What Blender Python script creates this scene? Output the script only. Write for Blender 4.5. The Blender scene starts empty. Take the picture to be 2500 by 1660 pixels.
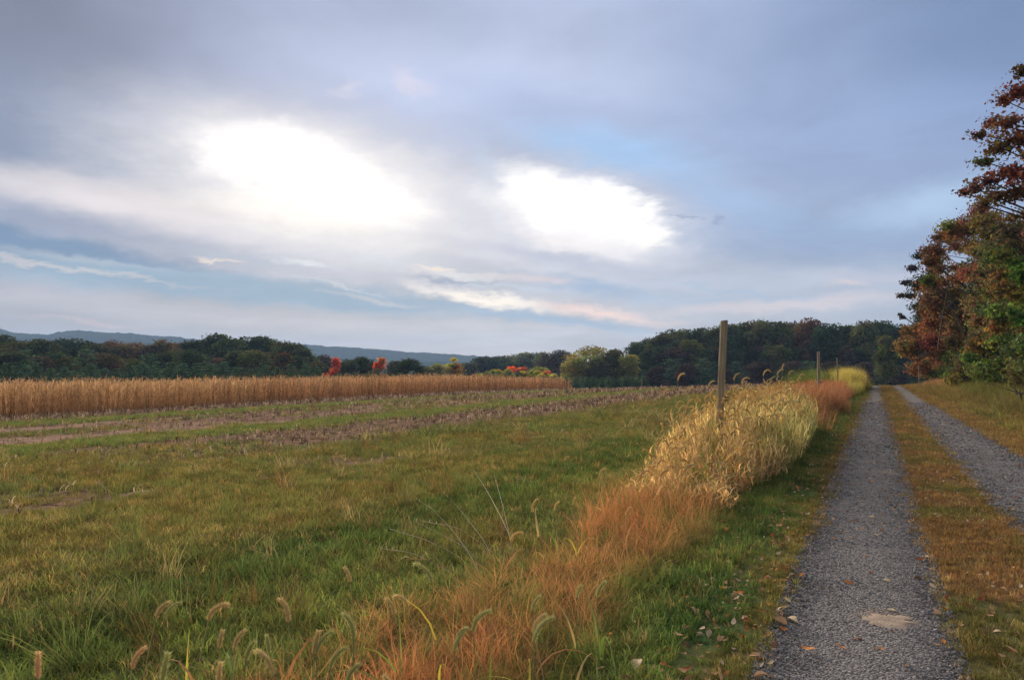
import bpy, math, random
import numpy as np
from mathutils import Vector, Matrix, Euler

R = math.radians
rng = np.random.default_rng(7)
random.seed(7)
scn = bpy.context.scene
COL = scn.collection

# ------------------------------------------------------------------ camera
EYE = 1.5
FPX = 1906.0                       # focal length in photograph pixels (2500 wide)
YAW = math.atan((2139 - 1250) / FPX)
PITCH = math.atan(73 / FPX)
cam_d = bpy.data.cameras.new('camera')
cam = bpy.data.objects.new('camera', cam_d)
COL.objects.link(cam)
cam.location = (0, 0, EYE)
cam.rotation_euler = (math.pi / 2 + PITCH, 0, YAW)
cam_d.sensor_width = 23.6
cam_d.lens = FPX / 2500 * 23.6
cam_d.clip_start = 0.05
cam_d.clip_end = 9000
cam_d.dof.use_dof = True
cam_d.dof.focus_distance = 9.0
cam_d.dof.aperture_fstop = 5.6
scn.camera = cam

scn.view_settings.view_transform = 'Standard'
scn.view_settings.look = 'None'
scn.view_settings.exposure = 0.5
scn.view_settings.gamma = 1.0
scn.view_settings.use_curve_mapping = False
scn.cycles.use_denoising = True
scn.cycles.max_bounces = 6
scn.cycles.diffuse_bounces = 3
scn.cycles.transmission_bounces = 3
scn.cycles.transparent_max_bounces = 6
scn.cycles.volume_bounces = 0
scn.cycles.sample_clamp_indirect = 4

FW = np.array([-math.sin(YAW) * math.cos(PITCH), math.cos(YAW) * math.cos(PITCH), math.sin(PITCH)])
RT = np.array([math.cos(YAW), math.sin(YAW), 0.0])
UP = np.cross(RT, FW)


def ray(px, py):
    d = FW * FPX + RT * (px - 1250) - UP * (py - 830)
    return d / np.linalg.norm(d)


def srgb(r, g, b):
    def f(c):
        c = c / 255.0
        return c / 12.92 if c <= 0.04045 else ((c + 0.055) / 1.055) ** 2.4
    return (f(r), f(g), f(b))


# ------------------------------------------------------------------ sky
SUN_EL = R(19.0)
SUN_AZ = math.atan2(ray(740, 430)[0], ray(740, 430)[1])      # clockwise from +Y
world = bpy.data.worlds.new('World')
scn.world = world
world.use_nodes = True
wt = world.node_tree
wt.nodes.clear()
WN, WL = wt.nodes, wt.links


def wnode(t, **kw):
    n = WN.new(t)
    for k, v in kw.items():
        setattr(n, k, v)
    return n


def wmath(op, a, b=None, clamp=False):
    n = wnode('ShaderNodeMath', operation=op, use_clamp=clamp)
    for i, v in enumerate((a, b)):
        if v is None:
            continue
        if isinstance(v, (int, float)):
            n.inputs[i].default_value = v
        else:
            WL.new(v, n.inputs[i])
    return n.outputs[0]


def wmix(fac, a, b):
    n = wnode('ShaderNodeMix', data_type='RGBA')
    if isinstance(fac, (int, float)):
        n.inputs[0].default_value = fac
    else:
        WL.new(fac, n.inputs[0])
    for s, v in ((6, a), (7, b)):
        if isinstance(v, tuple):
            n.inputs[s].default_value = (*v, 1)
        else:
            WL.new(v, n.inputs[s])
    return n.outputs[2]


tc = wnode('ShaderNodeTexCoord')
sep = wnode('ShaderNodeSeparateXYZ')
WL.new(tc.outputs['Generated'], sep.inputs[0])
az = wmath('MULTIPLY', wmath('ARCTAN2', sep.outputs[0], sep.outputs[1]), 180 / math.pi)
el = wmath('MULTIPLY', wmath('ARCSINE', sep.outputs[2]), 180 / math.pi)
comb = wnode('ShaderNodeCombineXYZ')
WL.new(az, comb.inputs[0])
WL.new(el, comb.inputs[1])
# cloud layer seen as a plane overhead, for perspective correct texture
pz = wmath('ADD', wmath('MAXIMUM', sep.outputs[2], 0.0), 0.10)
pc = wnode('ShaderNodeCombineXYZ')
WL.new(wmath('DIVIDE', sep.outputs[0], pz), pc.inputs[0])
WL.new(wmath('DIVIDE', sep.outputs[1], pz), pc.inputs[1])


def wnoise(vec, scale, detail, rough, mapscale=(1, 1, 1), rot=0.0, dist=0.0, loc=(0, 0, 0)):
    m = wnode('ShaderNodeMapping')
    WL.new(vec, m.inputs[0])
    m.inputs[1].default_value = loc
    m.inputs[2].default_value = (0, 0, rot)
    m.inputs[3].default_value = mapscale
    n = wnode('ShaderNodeTexNoise')
    WL.new(m.outputs[0], n.inputs['Vector'])
    n.inputs['Scale'].default_value = scale
    n.inputs['Detail'].default_value = detail
    n.inputs['Roughness'].default_value = rough
    n.inputs['Distortion'].default_value = dist
    return n


def warp(vec, noise, amp):
    v = wnode('ShaderNodeVectorMath', operation='SUBTRACT')
    WL.new(noise.outputs['Color'], v.inputs[0])
    v.inputs[1].default_value = (.5, .5, .5)
    s = wnode('ShaderNodeVectorMath', operation='MULTIPLY')
    WL.new(v.outputs[0], s.inputs[0])
    s.inputs[1].default_value = amp
    a = wnode('ShaderNodeVectorMath', operation='ADD')
    WL.new(vec, a.inputs[0])
    WL.new(s.outputs[0], a.inputs[1])
    return a.outputs[0]


n_big = wnoise(comb.outputs[0], 0.11, 2.0, 0.5, (1, 2.0, 1), R(-6))
n_mid = wnoise(comb.outputs[0], 0.33, 5.0, 0.58, (1, 2.2, 1), R(-8))
n_fin = wnoise(comb.outputs[0], 0.9, 4.0, 0.6, (1, 3.2, 1), R(-8))
w1 = warp(comb.outputs[0], n_big, (9, 3.5, 0))
w2 = warp(comb.outputs[0], n_mid, (5.0, 1.6, 0))
w3 = warp(w2, n_fin, (1.6, 0.8, 0))
n_edge = wnoise(comb.outputs[0], 0.42, 6.0, 0.6, (1, 1.3, 1), R(-20))
w4 = warp(comb.outputs[0], n_edge, (5.5, 3.0, 0))


def azel(dx, dy):
    """direction of a point of the photograph (2361 px wide copy)"""
    d = ray(dx * 1.0588, dy * 1.0588)
    return math.degrees(math.atan2(d[0], d[1])), math.degrees(math.asin(d[2]))


def ramp(val, stops, interp='LINEAR'):
    n = wnode('ShaderNodeValToRGB')
    n.color_ramp.interpolation = interp
    WL.new(val, n.inputs[0])
    e = n.color_ramp.elements
    e[0].position, e[0].color = stops[0][0], (*stops[0][1], 1)
    e[1].position, e[1].color = stops[-1][0], (*stops[-1][1], 1)
    for p, c in stops[1:-1]:
        k = e.new(p)
        k.color = (*c, 1)
    return n.outputs[0]


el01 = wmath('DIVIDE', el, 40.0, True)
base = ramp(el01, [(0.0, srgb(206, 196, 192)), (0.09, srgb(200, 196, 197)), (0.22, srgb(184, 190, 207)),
                   (0.42, srgb(178, 189, 216)), (0.68, srgb(184, 195, 224)), (0.8, srgb(184, 190, 212)), (1.0, srgb(200, 200, 208))])  # unseen sky overhead made paler and more neutral to light the ground
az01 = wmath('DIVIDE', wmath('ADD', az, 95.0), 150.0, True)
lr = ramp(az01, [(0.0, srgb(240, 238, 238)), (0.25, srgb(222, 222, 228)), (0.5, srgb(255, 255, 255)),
                 (0.68, srgb(222, 236, 252)), (0.82, srgb(214, 230, 250)), (1.0, srgb(240, 238, 238))])  # end stops: unseen sky beside and behind the view, neutral for ground light
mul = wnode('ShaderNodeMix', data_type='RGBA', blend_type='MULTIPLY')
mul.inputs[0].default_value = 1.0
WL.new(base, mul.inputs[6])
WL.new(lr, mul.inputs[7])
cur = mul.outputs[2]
# soft overall cloud texture
ovr = wnoise(pc.outputs[0], 0.55, 6.0, 0.55, (1, 1, 1), 0, 0.6)
ovm = wnode('ShaderNodeMapRange', interpolation_type='SMOOTHSTEP')
WL.new(ovr.outputs[0], ovm.inputs[0])
ovm.inputs[1].default_value, ovm.inputs[2].default_value = .3, .72
ovm.inputs[3].default_value, ovm.inputs[4].default_value = 0.86, 1.10
sc = wnode('ShaderNodeVectorMath', operation='SCALE')
WL.new(cur, sc.inputs[0])
WL.new(ovm.outputs[0], sc.inputs['Scale'])
cur = sc.outputs[0]

# (x, y, half width, half height, tilt down to the right, inner, colour, strength, warped coordinates)
DPD = 31.0                                             # photo pixels (2361 copy) per degree
blobs = [
    (-60, -60, 600, 480, 0, 0.0, srgb(116, 122, 140), .9, w1),
    (2420, -30, 800, 520, 0, 0.0, srgb(116, 136, 172), .9, w1),
    (1050, 190, 600, 150, 4, 0.0, srgb(202, 213, 242), .75, w2),
    (60, 360, 460, 200, 0, 0.0, srgb(130, 143, 168), .85, w2),
    (1950, 330, 600, 190, 6, 0.0, srgb(150, 168, 206), .7, w2),
    (1920, 545, 480, 100, 6, 0.1, srgb(148, 166, 198), .9, w2),
    (1250, 250, 420, 90, 12, 0.0, srgb(160, 174, 208), .6, w2),
    (2150, 470, 260, 65, -8, 0.0, srgb(180, 206, 234), .8, w2),
    (1420, 350, 330, 75, 12, 0.1, srgb(164, 198, 236), .85, w2),
    (1700, 470, 240, 60, 20, 0.0, srgb(164, 190, 226), .7, w2),
    (760, 440, 640, 230, 8, 0.0, srgb(224, 221, 227), 1.0, w2),
    (330, 478, 560, 66, 6, 0.1, srgb(230, 221, 222), 1.0, w2),
    (1180, 530, 420, 130, 14, 0.0, srgb(214, 214, 224), .8, w2),
    (700, 510, 430, 60, 6, 0.1, srgb(250, 234, 220), .9, w2),
    (720, 440, 640, 240, 10, 0.1, (0.66, 0.65, 0.69), .9, w3),
    (760, 450, 470, 190, 13, 0.1, (0.82, 0.79, 0.79), .9, w3),
    (740, 430, 370, 150, 13, 0.0, (1.0, .95, .92), .9, w3),
    (540, 368, 150, 60, -4, 0.0, (1.12, 1.08, 1.04), .8, w3),
    (660, 345, 150, 70, 4, 0.0, (1.14, 1.10, 1.05), .8, w4),
    (700, 404, 270, 110, 14, 0.0, (1.25, 1.2, 1.14), 1.0, w3),
    (850, 445, 240, 90, 18, 0.0, (1.10, 1.05, 1.01), .8, w4),
    (690, 492, 280, 56, 4, 0.0, (1.10, 1.02, .92), .8, w3),
    (600, 432, 90, 20, 22, 0.0, (.80, .76, .76), .6, w4),
    (800, 455, 240, 60, 10, 0.0, (1.35, 1.26, 1.15), .9, w3),
    (395, 358, 95, 30, 12, 0.0, srgb(212, 212, 220), .7, w3),
    (1130, 400, 40, 120, -22, 0.0, srgb(186, 206, 230), .55, w2),
    (1310, 510, 420, 175, 14, 0.1, (0.68, 0.67, 0.72), .85, w3),
    (1330, 505, 320, 135, 14, 0.1, (0.82, 0.80, 0.82), .9, w3),
    (1330, 492, 250, 105, 15, 0.1, (1.0, .96, .95), .9, w3),
    (1235, 436, 130, 66, 24, 0.0, (1.12, 1.09, 1.06), .8, w3),
    (1335, 470, 210, 78, 14, 0.0, (1.22, 1.18, 1.13), 1.0, w3),
    (1280, 505, 180, 56, 18, 0.0, (1.12, 1.07, 1.02), .8, w3),
    (1425, 505, 150, 72, 16, 0.1, (1.2, 1.15, 1.10), 1.0, w3),
    (1490, 545, 90, 36, 8, 0.0, (1.12, 1.05, .96), .8, w3),
    (1390, 442, 130, 30, 12, 0.0, (1.1, 1.08, 1.07), .7, w3),
    (1320, 560, 220, 34, 12, 0.0, (.98, .92, .90), .7, w3),
    (1080, 560, 260, 40, 20, 0.0, srgb(226, 222, 226), .7, w3),
    (1120, 470, 90, 22, 60, 0.0, srgb(232, 232, 236), .5, w3),
    (1300, 600, 420, 26, 9, 0.0, srgb(188, 190, 206), .8, w2),
    (60, 562, 540, 42, 8, 0.3, srgb(112, 138, 168), 1.0, w2),
    (500, 590, 300, 20, 5, 0.0, srgb(176, 184, 198), .6, w2),
    (330, 622, 380, 15, 6, 0.0, srgb(206, 203, 205), .8, w2),
    (560, 668, 760, 44, 4, 0.4, srgb(140, 165, 186), .95, w2),
    (60, 640, 300, 26, 6, 0.0, srgb(164, 178, 194), .6, w2),
    (150, 700, 420, 26, 4, 0.0, srgb(190, 186, 192), .7, w2),
    (60, 775, 700, 60, 2, 0.0, srgb(166, 166, 172), .8, w2),
    (700, 606, 120, 10, 6, 0.0, srgb(228, 230, 232), .7, w3),
    (1360, 662, 260, 30, 8, 0.1, srgb(146, 172, 202), .95, w2),
    (1240, 645, 130, 18, 6, 0.0, srgb(226, 206, 202), .8, w2),
    (1060, 632, 170, 14, 3, 0.0, srgb(236, 228, 222), .9, w3),
    (1055, 648, 120, 7, 2, 0.2, srgb(150, 158, 178), .85, w3),
    (1120, 688, 250, 24, 9, 0.1, (1.1, 0.98, 0.84), 1.0, w3),
    (1400, 722, 240, 20, 8, 0.0, srgb(255, 222, 208), 1.0, w3),
    (1250, 732, 400, 18, 7, 0.2, srgb(160, 180, 202), .85, w2),
    (860, 690, 180, 10, 8, 0.0, srgb(206, 200, 200), .6, w2),
    (810, 205, 48, 26, -15, 0.0, srgb(208, 207, 224), .8, w3),
    (950, 190, 75, 36, 20, 0.0, srgb(210, 208, 226), .8, w3),
    (2020, 640, 230, 30, 4, 0.0, srgb(200, 196, 210), .8, w2),
    (1700, 690, 420, 20, 2, 0.0, srgb(176, 192, 216), .6, w2),
    (1700, 655, 620, 60, 0, 0.0, srgb(192, 199, 214), .7, w2),
    (1800, 702, 420, 20, -2, 0.1, srgb(220, 208, 208), .85, w2),
    (1700, 672, 200, 8, 6, 0.0, srgb(172, 188, 210), .7, w3),
    (1950, 655, 60, 14, 0, 0.0, srgb(224, 208, 208), .7, w3),
    (220, 742, 160, 7, 2, 0.0, srgb(208, 184, 184), .7, w2),
    (700, 750, 500, 26, 2, 0.0, srgb(198, 192, 192), .7, w2),
    (130, 612, 420, 9, 7, 0.0, srgb(206, 198, 196), .7, w3),
    (500, 604, 70, 6, 4, 0.0, srgb(240, 222, 206), .8, w3),
    (960, 612, 260, 16, 10, 0.0, srgb(212, 216, 222), .7, w3),
    (760, 655, 180, 7, 12, 0.0, srgb(204, 206, 210), .7, w3),
    (1180, 664, 200, 7, 6, 0.0, srgb(196, 206, 218), .7, w3),
    (1010, 622, 90, 6, 3, 0.1, srgb(250, 232, 214), .9, w3),
    (1575, 500, 34, 7, 5, 0.0, srgb(138, 154, 186), .8, w3),
    (1640, 508, 34, 7, 8, 0.0, srgb(142, 158, 188), .7, w3),
]
for (bx_, by_, rx, ry, tilt, inner, colr, stg, wv) in blobs:
    a0, e0 = azel(bx_, by_)
    cosel = math.cos(R(max(e0, 0)))
    mp = wnode('ShaderNodeMapping', vector_type='TEXTURE')
    WL.new(wv, mp.inputs[0])
    mp.inputs[1].default_value = (a0, e0, 0)
    mp.inputs[2].default_value = (0, 0, R(-tilt))
    mp.inputs[3].default_value = (rx / DPD / cosel, ry / DPD, 1)
    ln = wnode('ShaderNodeVectorMath', operation='LENGTH')
    sp = wnode('ShaderNodeVectorMath', operation='MULTIPLY')
    WL.new(mp.outputs[0], sp.inputs[0])
    sp.inputs[1].default_value = (1, 1, 0)
    WL.new(sp.outputs[0], ln.inputs[0])
    mr = wnode('ShaderNodeMapRange', interpolation_type='SMOOTHSTEP')
    WL.new(ln.outputs['Value'], mr.inputs[0])
    mr.inputs[1].default_value, mr.inputs[2].default_value = 1.0, inner
    mr.inputs[3].default_value, mr.inputs[4].default_value = 0.0, stg
    cur = wmix(mr.outputs[0], cur, colr)
# fine streak texture low in the sky
stn = wnoise(pc.outputs[0], 1.6, 5.0, 0.6, (1, 1, 1), 0, 0.8, (3, 1, 0))
stm = wnode('ShaderNodeMapRange', interpolation_type='SMOOTHSTEP')
WL.new(stn.outputs[0], stm.inputs[0])
stm.inputs[1].default_value, stm.inputs[2].default_value = .3, .7
stm.inputs[3].default_value, stm.inputs[4].default_value = 0.95, 1.05
sc2 = wnode('ShaderNodeVectorMath', operation='SCALE')
WL.new(cur, sc2.inputs[0])
WL.new(stm.outputs[0], sc2.inputs['Scale'])
cur = sc2.outputs[0]

sky = wnode('ShaderNodeTexSky', sky_type='NISHITA')
sky.sun_disc = False
sky.sun_elevation = SUN_EL
sky.sun_rotation = SUN_AZ
sky.air_density = 1.0
sky.dust_density = 1.0
bg1 = wnode('ShaderNodeBackground')
WL.new(sky.outputs[0], bg1.inputs[0])
bg1.inputs[1].default_value = 0.08
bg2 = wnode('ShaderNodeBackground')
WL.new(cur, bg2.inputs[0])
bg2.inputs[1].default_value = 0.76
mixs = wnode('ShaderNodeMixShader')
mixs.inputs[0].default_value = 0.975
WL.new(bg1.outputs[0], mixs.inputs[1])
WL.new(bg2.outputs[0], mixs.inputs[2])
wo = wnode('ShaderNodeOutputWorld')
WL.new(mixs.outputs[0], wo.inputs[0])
world.cycles.sampling_method = 'MANUAL'
world.cycles.sample_map_resolution = 512

sun_d = bpy.data.lights.new('sun', 'SUN')
sun_d.energy = 5.0
sun_d.angle = R(28)
sun_d.color = (1.0, 0.86, 0.70)
sun = bpy.data.objects.new('sun', sun_d)
COL.objects.link(sun)
sdir = Vector((math.sin(SUN_AZ) * math.cos(SUN_EL), math.cos(SUN_AZ) * math.cos(SUN_EL), math.sin(SUN_EL)))
sun.rotation_euler = sdir.to_track_quat('Z', 'Y').to_euler()
sun.location = (-30, 30, 60)

# ------------------------------------------------------------------ helpers


def tag(o, label=None, cat=None, group=None, kind=None):
    if label:
        o['label'] = label
    if cat:
        o['category'] = cat
    if group:
        o['group'] = group
    if kind:
        o['kind'] = kind
    return o


def mesh_np(name, verts, faces, mat=None, tint=None, smooth=False):
    """mesh from arrays; faces (n, 3) or (n, 4); tint one colour per vertex"""
    verts = np.asarray(verts, dtype=np.float32)
    faces = np.asarray(faces, dtype=np.int32)
    me = bpy.data.meshes.new(name)
    k = faces.shape[1]
    me.vertices.add(len(verts))
    me.vertices.foreach_set('co', verts.ravel())
    me.loops.add(faces.size)
    me.loops.foreach_set('vertex_index', faces.ravel())
    me.polygons.add(len(faces))
    me.polygons.foreach_set('loop_start', np.arange(len(faces), dtype=np.int32) * k)
    me.polygons.foreach_set('use_smooth', np.full(len(faces), smooth))
    if tint is not None:
        t = np.ones((len(verts), 4), dtype=np.float32)
        tint = np.asarray(tint)
        t[:, :3] = tint if tint.ndim == 2 else tint[:, None]
        at = me.attributes.new('tint', 'FLOAT_COLOR', 'POINT')
        at.data.foreach_set('color', t.ravel())
    me.update(calc_edges=True)
    if mat:
        me.materials.append(mat)
    return me


def link(name, me, parent=None, loc=None):
    o = bpy.data.objects.new(name, me)
    COL.objects.link(o)
    if parent:
        o.parent = parent
    if loc is not None:
        o.location = loc
    return o


class MB:
    """collects triangles for one mesh"""

    def __init__(self):
        self.v, self.f, self.t, self.n = [], [], [], 0

    def add(self, v, f, t=1.0):
        v = np.asarray(v, dtype=float).reshape(-1, 3)
        f = np.asarray(f, dtype=int).reshape(-1, 3)
        self.v.append(v)
        self.f.append(f + self.n)
        t = np.asarray(t, dtype=float)
        if t.ndim == 0:
            t = np.full((len(v), 3), float(t))
        elif t.ndim == 1:
            t = np.tile(t, (len(v), 1))
        self.t.append(t)
        self.n += len(v)

    def tube(self, pts, rad, sides=6, t=1.0, cap=True):
        pts = np.asarray(pts, dtype=float)
        n = len(pts)
        rad = np.full(n, rad) if np.isscalar(rad) else np.asarray(rad)
        tan = np.gradient(pts, axis=0)
        tan /= np.linalg.norm(tan, axis=1)[:, None] + 1e-9
        ref = np.array([0.31, 0.95, 0.05])
        a = np.cross(tan, ref)
        a /= np.linalg.norm(a, axis=1)[:, None] + 1e-9
        b = np.cross(tan, a)
        an = np.arange(sides) * 2 * math.pi / sides
        ring = pts[:, None, :] + rad[:, None, None] * (np.cos(an)[None, :, None] * a[:, None, :] + np.sin(an)[None, :, None] * b[:, None, :])
        v = ring.reshape(-1, 3)
        f = []
        for i in range(n - 1):
            for j in range(sides):
                p, q = i * sides + j, i * sides + (j + 1) % sides
                f += [(p, q, q + sides), (p, q + sides, p + sides)]
        if cap:
            v = np.vstack([v, pts[-1:], pts[:1]])
            c = n * sides
            for j in range(sides):
                f.append(((n - 1) * sides + j, (n - 1) * sides + (j + 1) % sides, c))
                f.append(((j + 1) % sides, j, c + 1))
        self.add(v, f, t)

    def blade(self, base, az_, h, w, bend, segs=3, t=1.0, tw=0.0, t2=None):
        """a leaf blade rising from base and bending over towards az_"""
        s = np.linspace(0, 1, segs + 1)
        ang = bend * s ** 1.4
        d = np.array([math.cos(az_), math.sin(az_)])
        # integrate the curve
        step = h / segs
        p = np.array(base, dtype=float)
        P = [p.copy()]
        for i in range(segs):
            a = (ang[i] + ang[i + 1]) / 2
            p = p + np.array([d[0] * math.sin(a), d[1] * math.sin(a), math.cos(a)]) * step
            P.append(p.copy())
        P = np.array(P)
        side = np.array([-math.sin(az_ + tw), math.cos(az_ + tw), 0.15])
        ww = w * np.array([0.8, 1.0, 0.75, 0.5, 0.3, 0.2])[:segs] if segs <= 6 else w * (1 - s[:-1] ** 2)
        v, f = [], []
        for i in range(segs):
            v += [P[i] - side * ww[i] / 2, P[i] + side * ww[i] / 2]
        v.append(P[segs])
        for i in range(segs - 1):
            f += [(2 * i, 2 * i + 1, 2 * i + 3), (2 * i, 2 * i + 3, 2 * i + 2)]
        f.append((2 * segs - 2, 2 * segs - 1, 2 * segs))
        if t2 is None:
            self.add(v, f, t)
        else:
            t = np.asarray(t, float) * np.ones(3)
            t2 = np.asarray(t2, float) * np.ones(3)
            k = np.array([min(1, (i // 2) / segs) for i in range(2 * segs)] + [1.0])[:, None]
            self.add(v, f, t * (1 - k) + t2 * k)

    def mesh(self, name, mat, smooth=False):
        return mesh_np(name, np.vstack(self.v), np.vstack(self.f), mat, np.vstack(self.t), smooth)


def vnoise(x, y, scale, seed=0, octaves=3):
    """value noise 0..1 on plane coordinates"""
    x = np.asarray(x, dtype=float) * scale
    y = np.asarray(y, dtype=float) * scale
    out, amp, tot = 0, 1.0, 0
    for o in range(octaves):
        xi, yi = np.floor(x).astype(np.int64), np.floor(y).astype(np.int64)
        fx, fy = x - xi, y - yi
        fx, fy = fx * fx * (3 - 2 * fx), fy * fy * (3 - 2 * fy)

        def h(a, b):
            n = (a * 374761393 + b * 668265263 + (seed + o * 17) * 1442695041) & 0x7fffffff
            n = ((n ^ (n >> 13)) * 1274126177) & 0x7fffffff
            n = n ^ (n >> 16)
            return (n & 0xffff) / 65535.0
        v = (h(xi, yi) * (1 - fx) + h(xi + 1, yi) * fx) * (1 - fy) + (h(xi, yi + 1) * (1 - fx) + h(xi + 1, yi + 1) * fx) * fy
        out = out + v * amp
        tot += amp
        amp *= 0.55
        x, y = x * 2.03 + 5.1, y * 2.03 + 1.7
    return out / tot


def sstep(a, b, x):
    t = np.clip((np.asarray(x, dtype=float) - a) / (b - a), 0, 1)
    return t * t * (3 - 2 * t)


def terrain(x, y):
    x = np.asarray(x, dtype=float)
    y = np.asarray(y, dtype=float)
    v = 0.06 * np.logaddexp(0, -(x + 5) / 2)
    left = 25 * (1 - np.exp(-v / 25))
    t = np.maximum(0, y - 70)
    d = np.where(t < 35, 0.0004 * t * t, 0.49 + 0.028 * (t - 35))
    drop = 22 * (1 - np.exp(-d / 22))
    rise = 0.38 * sstep(2.9, 7.5, x) * (1 - sstep(20, 60, x))
    fade = 1 - sstep(300, 900, np.hypot(x, y))
    bump = (vnoise(x, y, 0.35, 5, 3) - .5) * 0.10 * (sstep(-1.3, -3, x) + sstep(2.6, 4, x)) * (np.hypot(x, y) < 400)
    return -left - drop + rise * fade + bump


def tz(x, y):
    return float(terrain(x, y))


# ------------------------------------------------------------------ materials


def new_mat(name):
    m = bpy.data.materials.new(name)
    m.use_nodes = True
    m.node_tree.nodes.clear()
    return m


def M_nodes(m):
    nt = m.node_tree

    def node(t, **kw):
        n = nt.nodes.new(t)
        for k, v in kw.items():
            setattr(n, k, v)
        return n
    return nt, node, nt.links.new


def veg_mat(name, colour=None, attr=None, trans=0.3, rough=0.6, var=0.25, objvar=0.0, tcol=(1.15, 1.1, 0.7)):
    """leaf or blade material: colour x tint attribute, some light through the leaf"""
    m = new_mat(name)
    nt, node, L = M_nodes(m)
    tint = node('ShaderNodeAttribute', attribute_name='tint')
    if attr:
        c = node('ShaderNodeAttribute', attribute_name=attr, attribute_type='INSTANCER').outputs['Color']
    else:
        rgb = node('ShaderNodeRGB')
        rgb.outputs[0].default_value = (*colour, 1)
        c = rgb.outputs[0]
    mx = node('ShaderNodeMix', data_type='RGBA', blend_type='MULTIPLY')
    mx.inputs[0].default_value = 1
    L(c, mx.inputs[6])
    L(tint.outputs['Color'], mx.inputs[7])
    col = mx.outputs[2]
    if objvar:
        oi = node('ShaderNodeObjectInfo')
        hs = node('ShaderNodeHueSaturation')
        mr = node('ShaderNodeMapRange')
        L(oi.outputs['Random'], mr.inputs[0])
        mr.inputs[3].default_value, mr.inputs[4].default_value = 1 - objvar, 1 + objvar
        L(mr.outputs[0], hs.inputs['Value'])
        L(col, hs.inputs['Color'])
        col = hs.outputs[0]
    nz = node('ShaderNodeTexNoise')
    geo = node('ShaderNodeNewGeometry')
    L(geo.outputs['Position'], nz.inputs['Vector'])
    nz.inputs['Scale'].default_value = 3.0
    mr2 = node('ShaderNodeMapRange')
    L(nz.outputs[0], mr2.inputs[0])
    mr2.inputs[1].default_value, mr2.inputs[2].default_value = .3, .7
    mr2.inputs[3].default_value, mr2.inputs[4].default_value = 1 - var, 1 + var
    vm = node('ShaderNodeVectorMath', operation='SCALE')
    L(col, vm.inputs[0])
    L(mr2.outputs[0], vm.inputs['Scale'])
    col = vm.outputs[0]
    pr = node('ShaderNodeBsdfPrincipled')
    L(col, pr.inputs['Base Color'])
    pr.inputs['Roughness'].default_value = max(rough, .9)
    pr.inputs['Specular IOR Level'].default_value = 0.02
    tr = node('ShaderNodeBsdfTranslucent')
    tm = node('ShaderNodeVectorMath', operation='MULTIPLY')
    L(col, tm.inputs[0])
    tm.inputs[1].default_value = tcol
    L(tm.outputs[0], tr.inputs[0])
    ms = node('ShaderNodeMixShader')
    ms.inputs[0].default_value = trans
    L(pr.outputs[0], ms.inputs[1])
    L(tr.outputs[0], ms.inputs[2])
    out = node('ShaderNodeOutputMaterial')
    L(ms.outputs[0], out.inputs[0])
    return m


def noisy_mat(name, c1, c2, scale=8.0, detail=6.0, rough=0.9, bump=0.3, bscale=30.0, stretch=(1, 1, 1), attr=None, c3=None):
    m = new_mat(name)
    nt, node, L = M_nodes(m)
    tcx = node('ShaderNodeTexCoord')
    mp = node('ShaderNodeMapping')
    L(tcx.outputs['Object'], mp.inputs[0])
    mp.inputs[3].default_value = stretch
    n1 = node('ShaderNodeTexNoise')
    L(mp.outputs[0], n1.inputs['Vector'])
    n1.inputs['Scale'].default_value = scale
    n1.inputs['Detail'].default_value = detail
    n1.inputs['Roughness'].default_value = .65
    cr = node('ShaderNodeValToRGB')
    L(n1.outputs[0], cr.inputs[0])
    cr.color_ramp.elements[0].position = .32
    cr.color_ramp.elements[1].position = .68
    cr.color_ramp.elements[0].color = (*c1, 1)
    cr.color_ramp.elements[1].color = (*c2, 1)
    if c3:
        k = cr.color_ramp.elements.new(.5)
        k.color = (*c3, 1)
    col = cr.outputs[0]
    n2 = node('ShaderNodeTexNoise')
    L(mp.outputs[0], n2.inputs['Vector'])
    n2.inputs['Scale'].default_value = bscale
    n2.inputs['Detail'].default_value = 5
    bp = node('ShaderNodeBump')
    bp.inputs['Strength'].default_value = bump
    bp.inputs['Distance'].default_value = 0.02
    L(n2.outputs[0], bp.inputs['Height'])
    pr = node('ShaderNodeBsdfPrincipled')
    L(col, pr.inputs['Base Color'])
    pr.inputs['Roughness'].default_value = rough
    pr.inputs['Specular IOR Level'].default_value = 0.2
    L(bp.outputs[0], pr.inputs['Normal'])
    out = node('ShaderNodeOutputMaterial')
    L(pr.outputs[0], out.inputs[0])
    return m


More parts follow.
